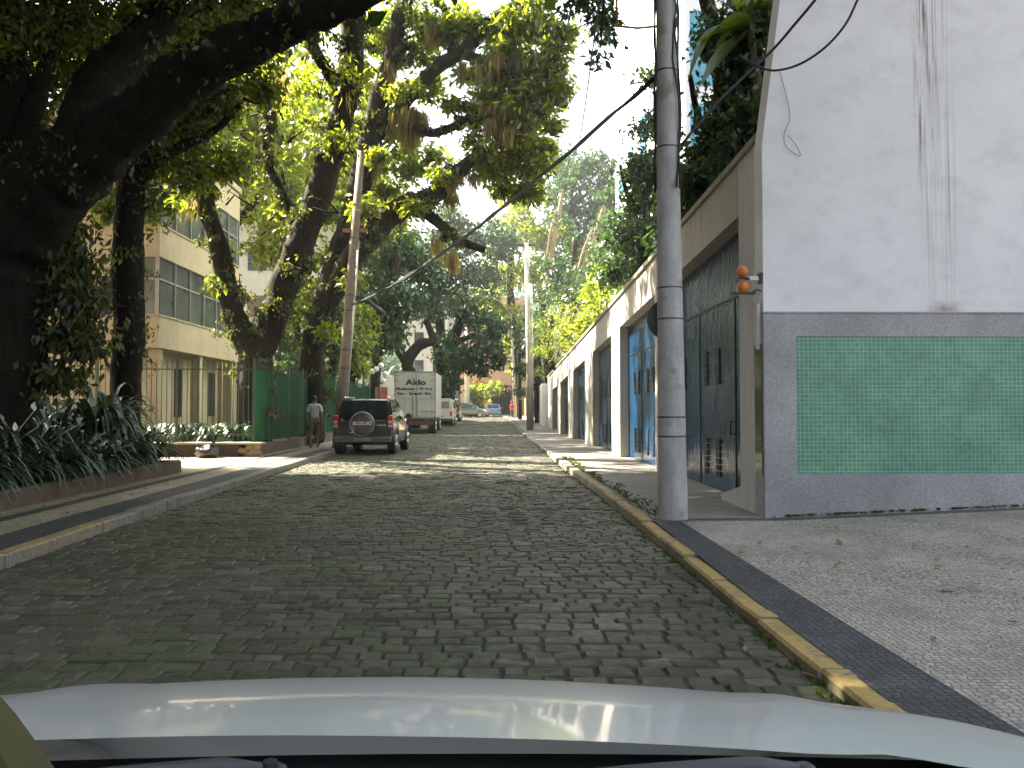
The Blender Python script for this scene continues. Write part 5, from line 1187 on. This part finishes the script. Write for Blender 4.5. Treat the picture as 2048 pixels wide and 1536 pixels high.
tree('bank_shrub', 'glossy shrub spilling over the garage coping behind the second and third doors', P(1210, 640, 34), [[(1215, 680, 14, 33), (1210, 620, 12, 33), (1200, 560, 8, 33)]],
     [B(*a) for a in [(1215, 610, 36, 33, 800), (1180, 650, 34, 36, 700), (1190, 590, 34, 36, 700), (1150, 660, 34, 40, 700), (1210, 560, 30, 35, 500)]], m_bark, LFM, .24)
tree('bank_shrub', 'bright feathery bush leaning over the far end of the garage wall', P(1100, 740, 46), [[(1105, 740, 14, 46), (1100, 680, 12, 46), (1105, 630, 8, 46)]],
     [B(*a) for a in [(1095, 650, 34, 46, 900), (1130, 630, 34, 46, 900), (1110, 690, 34, 45, 900), (1085, 700, 22, 47, 400), (1150, 700, 22, 42, 400), (1080, 740, 16, 50, 240), (1120, 740, 14, 46, 160)]], m_bark, LFM, .16, wfac=.2, droop=.9)
tree('bank_tree', 'dark tree between the far concrete pole and the bare pale trunks', P(1150, 700, 52), [[(1150, 720, 18, 52), (1145, 600, 16, 52), (1150, 480, 10, 52)]],
     [B(*a) for a in [(1140, 580, 44, 52, 700), (1100, 590, 40, 54, 600), (1180, 540, 44, 50, 700), (1220, 520, 40, 46, 600), (1080, 640, 30, 56, 400), (1150, 500, 36, 53, 400), (1230, 440, 34, 44, 420), (1062, 700, 20, 58, 300), (1110, 540, 40, 48, 500), (1160, 590, 40, 46, 500), (1120, 440, 22, 56, 160), (1200, 500, 26, 47, 200)]], LFD and m_bark, LFD, .32)
for i, (a, b_, lab) in enumerate([((1103, 505, 60), (1118, 425, 60), 'thicker bare pale trunk leaning above the far garages'), ((1164, 545, 50), (1192, 462, 50), 'slimmer bare pale trunk leaning nearer the thick pole')]):
    p, q = P(*a), P(*b_); d = (q - p); p0 = p - d * 1.3
    t = thing('bare_trunk', lab, 'tree', p0, 0); mb = MB(); limb(mb, [tuple(p0) + (.24,), tuple(p) + (.2,), tuple(q) + (.17,), tuple(q + d * .6) + (.12,)]); limb(mb, [tuple(p + Vector((-.3, 0, -.3))) + (.1,), tuple(p + d * .5 + Vector((-.35, 0, 0))) + (.09,), tuple(q + Vector((-.2, 0, .2))) + (.06,)]); mb.build('trunk', m_bark_pale, t, p0)
    g0 = Vector((p0.x + .6, p0.y, 2.8)); mb = MB(); limb(mb, [tuple(g0) + (.3,), tuple((g0 + p0) / 2) + (.27,), tuple(p0 + d * .1) + (.25,)]); mb.build('mossy_lower_trunk', m_bark2, t, p0)
    leaves('crown', LFD, [(tuple(q + d * .9), 1.2, 260)], .3, 1, t, p0)
# hedge at the top of the street and shade tree on the right pavement
hb = P(965, 832, 100); hb.z = .5
tree('hedge_tree', 'round green bush in front of the salmon building', hb, [[(965, 835, 10, 100), (963, 800, 8, 100), (965, 780, 5, 100)]], [B(960, 785, 24, 100, 900), B(950, 805, 18, 99, 500), B(985, 775, 18, 101, 500), B(940, 790, 14, 98, 300)], m_bark, LFM, .45, gap=False)
tree('street_tree', 'dark tree on the right pavement behind the distant concrete pole', P(1075, 845, 60), [[(1078, 850, 20, 60), (1076, 760, 18, 60), (1072, 680, 14, 60)], [(1040, 840, 8, 68), (1038, 720, 8, 68), (1036, 650, 6, 68)]],
     [B(*a) for a in [(1060, 690, 26, 60, 500), (1048, 740, 20, 62, 300), (1072, 640, 26, 60, 400), (1040, 660, 24, 64, 350), (1070, 760, 16, 60, 200), (1036, 780, 14, 66, 160)]], m_bark, LFD, .3)
# banana plant
bp = Vector((4.3, 12.9, 3.2))
ban = thing('banana_plant', 'banana plant with long drooping leaves beside the top of the thick pole', 'plant', bp)
m_ban = leafmat('banana_leaf', (.05, .09, .02), (.13, .2, .04), .5, .1)
MB().tube([bp, bp + Vector((.0, 0, 2.2)), P(1500, 60, 12.5)], [.12, .1, .06], 10).build('stem', plain('banana_stem', (.12, .13, .05), .6), ban, bp)
def blade(mb, pts, w, fold=.12, n=9):
    pts = [Vector(p) for p in pts]; q = []
    for i in range(n):
        t = i / (n - 1); a = (1 - t) ** 2; b = 2 * t * (1 - t); c = t * t; q.append(pts[0] * a + pts[1] * b + pts[2] * c)
    vs = []
    for i, p in enumerate(q):
        t = i / (n - 1); d = (q[min(i + 1, n - 1)] - q[max(i - 1, 0)]).normalized(); s = d.cross(Vector((0, 0, 1)))
        s = s.normalized() if s.length > .05 else Vector((1, 0, 0)); up = s.cross(d)
        ww = w / 2 * (math.sin(math.pi * min(1, .06 + t * .94) ** .75)) + .002
        vs += [p - s * ww + up * ww * fold * 2, p, p + s * ww + up * ww * fold * 2]
    mb.add(vs, [(3 * i, 3 * i + 1, 3 * i + 4, 3 * i + 3) for i in range(n - 1)] + [(3 * i + 1, 3 * i + 2, 3 * i + 5, 3 * i + 4) for i in range(n - 1)], True)
st_ = P(1500, 60, 12.5)
for a, b_, w in [((1430, 0), (1375, 165), .5), ((1440, 50), (1365, 105), .42), ((1450, 90), (1400, 170), .45), ((1470, 20), (1420, 130), .3), ((1520, -60), (1580, 60), .3), ((1480, -40), (1440, -60), .3), ((1460, 100), (1385, 190), .28)]:
    mb = MB(); blade(mb, [st_, P(a[0], a[1], 12.2), P(b_[0], b_[1], 12.0)], w); mb.build('leaf', m_ban, ban, bp)

# ------------------------------------------------------------------ planting bed (strap leaved clumps with white flowers)
m_str = leafmat('strap_leaf', (.012, .03, .014), (.04, .075, .03), .22, .09)
m_fl = plain('white_spathe', (.62, .6, .5), .5)
def clump(label, loc, R_, n_, hgt, w, name='lily_clump', grp='strap leaved clumps in the left bed', flowers=0):
    t = thing(name, label, 'plant', loc, 0, grp); mb = MB()
    for i in range(n_):
        a = random.uniform(0, 6.283); L = R_ * random.uniform(.55, 1.15); h = hgt * random.uniform(.5, 1.15)
        d = Vector((math.cos(a), math.sin(a), 0)); o = d * random.uniform(0, .12)
        blade(mb, [o, o + d * L * .45 + Vector((0, 0, h * 1.35)), o + d * L + Vector((0, 0, h * random.uniform(-.1, .75)))], w * random.uniform(.7, 1.2), .15, 7)
    mb.build('foliage', m_str, t)
    for k in range(flowers):
        a = random.uniform(0, 6.28); q_ = random.uniform(.2, 1.0); p = Vector((math.cos(a) * R_ * q_, math.sin(a) * R_ * q_, hgt * random.uniform(.7, 1.25))); fb = MB()
        fb.tube([(0, 0, .1), p * .6 + Vector((0, 0, .1)), p], .004, 5); blade(fb, [p, p + Vector((random.uniform(-.06, .06), -.03, .07)), p + Vector((random.uniform(-.08, .08), -.05, .13))], random.uniform(.05, .08), .3, 7); fb.build('flower', m_fl, t)
    return t
k = 0; LAB = 'strap leaved clump drooping over the brown planter edge'
protos = [clump(LAB, (-6.6, 9.3, .27), .72, 70, .62, .085), clump(LAB, (-6.6, 10.6, .27), .8, 76, .7, .08), clump(LAB, (-6.5, 12.2, .27), .68, 70, .6, .09)]
for y in [7.6, 8.4, 8.9, 10.0, 11.2, 11.7, 12.9, 13.5, 14.1, 14.7, 15.3, 15.9]: dup(random.choice(protos), (XL(y) - 1.98 + random.uniform(-.12, .12), y, .27), random.uniform(0, 6.28))
for y in [9.2, 10.4, 11.6, 12.8, 14, 15.2]:
    for x in (-7.2, -7.9, -8.7, -9.5): dup(random.choice(protos), (x + random.uniform(-.2, .2), y + random.uniform(-.4, .4), .3 + (-x - 7) * .12 + random.uniform(0, .2)), random.uniform(0, 6.28), label='strap leaved clump growing inside the bed behind the front row')['group'] = 'strap leaved clumps inside the left bed'
fl = 'clump with white and cream oval flowers among dark leaves in the planter bed'
pf = clump(fl, (-7.5, 11.3, .5), .65, 50, .7, .12, 'flowering_clump', 'flowering clumps in the left bed', 7)
for x, y in [(-8.2, 12.0), (-8.6, 12.9), (-7.1, 12.6), (-8.0, 13.9), (-9.3, 12.4), (-7.0, 11.6)]: dup(pf, (x, y, .5), random.uniform(0, 6.28))
bt = 'tall broad leaved plant at the back of the planter bed'
bb = clump(bt, (-8.3, 15.6, .3), 1.0, 70, 1.3, .15, 'tall_shrub', 'tall plants at the back of the left bed')
for x, y in [(-9.4, 14.8), (-10.4, 14.4), (-9.0, 16.0), (-7.7, 16.0), (-10.2, 15.8), (-11.2, 15.2), (-7.4, 15.2), (-8.6, 14.2)]: dup(bb, (x, y, .5), random.uniform(0, 6.28))
gd = 'dark leafy clump behind the thin iron fence'
gc = clump(gd, (-8.6, 22.6, .45), .6, 56, .6, .1, 'garden_plant', 'clumps behind the iron fence')
for x, y in [(-9.5, 22.7), (-7.9, 22.5), (-7.2, 22.6), (-10.2, 22.9), (-8.9, 23.4)]: dup(gc, (x, y, .45), random.uniform(0, 6.28))

# ------------------------------------------------------------------ litter and grass
m_dry = plain('dry_leaf', (.2, .12, .05), .85, var=.5)
def scatter(name, N, f, mat, size, label, flat=True):
    mb = MB()
    for i in range(N):
        x, y, z = f(); a = random.uniform(0, 6.28); s = size * random.uniform(.5, 1.3); c_, s_ = math.cos(a), math.sin(a)
        pt = lambda u, v, w: (x + u * c_ - v * s_, y + u * s_ + v * c_, z + w)
        mb.add([pt(-s, 0, .004), pt(0, -s * .35, .012), pt(s, 0, .004 + s * .3), pt(0, s * .35, .018)], [(0, 1, 2, 3)])
    tag(mb.build(name, mat), label, None, None, 'stuff')
def onpav():
    y = random.uniform(3, 9.3); x = random.uniform(2.05, 6.5); return x, y, HR(y) + .007 + max(0, x - 3.1) * .042
def onroad():
    y = random.uniform(3, 40) ; x = random.choice([XR(y) - random.random() ** 2 * .5, XL(y) + random.random() ** 2 * .8, random.uniform(XL(y), XR(y))]); return x, y, .008
scatter('fallen_leaves', 26, onpav, m_dry, .07, 'brown fallen leaves on the pale pavement')
scatter('road_litter', 170, onroad, m_dry, .05, 'dry leaves scattered on the cobbles and along the kerbs')
scatter('far_litter', 60, lambda: (random.uniform(-6.2, -4.6), random.uniform(8, 24), .125), m_dry, .05, 'dry leaves on the left pavement')
mb = MB()
m_gr = leafmat('grass_blades', (.04, .07, .015), (.1, .16, .03), .3, .04)
def tuft(x, y, z, h, n_=7):
    for i in range(n_):
        a = random.uniform(0, 6.28); dx, dy = math.cos(a) * h * .7, math.sin(a) * h * .7; w = .004
        mb.add([(x - w, y, z), (x + w, y, z), (x + dx * .6, y + dy * .6, z + h * .7), (x + dx, y + dy, z + h * .5)], [(0, 1, 2, 3)])
for i in range(420):
    y = 3 + 26 * random.random() ** 1.3; tuft(XR(y) - abs(random.gauss(0, .05)), y, -.02, random.uniform(.02, .06))
for i in range(280):
    y = 9.5 + 12 * random.random(); tuft(XR(y) + .16 + abs(random.gauss(0, .1)), y, .12, random.uniform(.02, .07))
for i in range(500):
    x = random.gauss(-1.2, 1.1); y = random.gauss(6.6, 1.8)
    if y > 3 and x < 1.4: tuft(x, y, -.02, random.uniform(.02, .035))
for i in range(150): x = random.uniform(3.1, 6.5); tuft(x, 9.38, .12 + (x - 3.1) * .042, random.uniform(.02, .05))
tag(mb.build('grass', m_gr), 'short grass and moss in the cobble joints and along the kerb', None, None, 'stuff')

# ------------------------------------------------------------------ thin haze volume added for the milky distance
HZ = 0.0007
mb = MB(); mb.box((-420, -70, -3), (420, 560, 75)); hz_ = mb.build('haze', bpy.data.materials.new('air'))
am = hz_.data.materials[0]; am.use_nodes = True; an = am.node_tree; an.nodes.remove(an.nodes['Principled BSDF'])
pv = an.nodes.new('ShaderNodeVolumePrincipled'); pv.inputs['Color'].default_value = (.8, .88, .86, 1); pv.inputs['Density'].default_value = HZ; pv.inputs['Anisotropy'].default_value = .3
an.links.new(pv.outputs[0], an.nodes['Material Output'].inputs['Volume'])
tag(hz_, None, None, None, 'stuff')
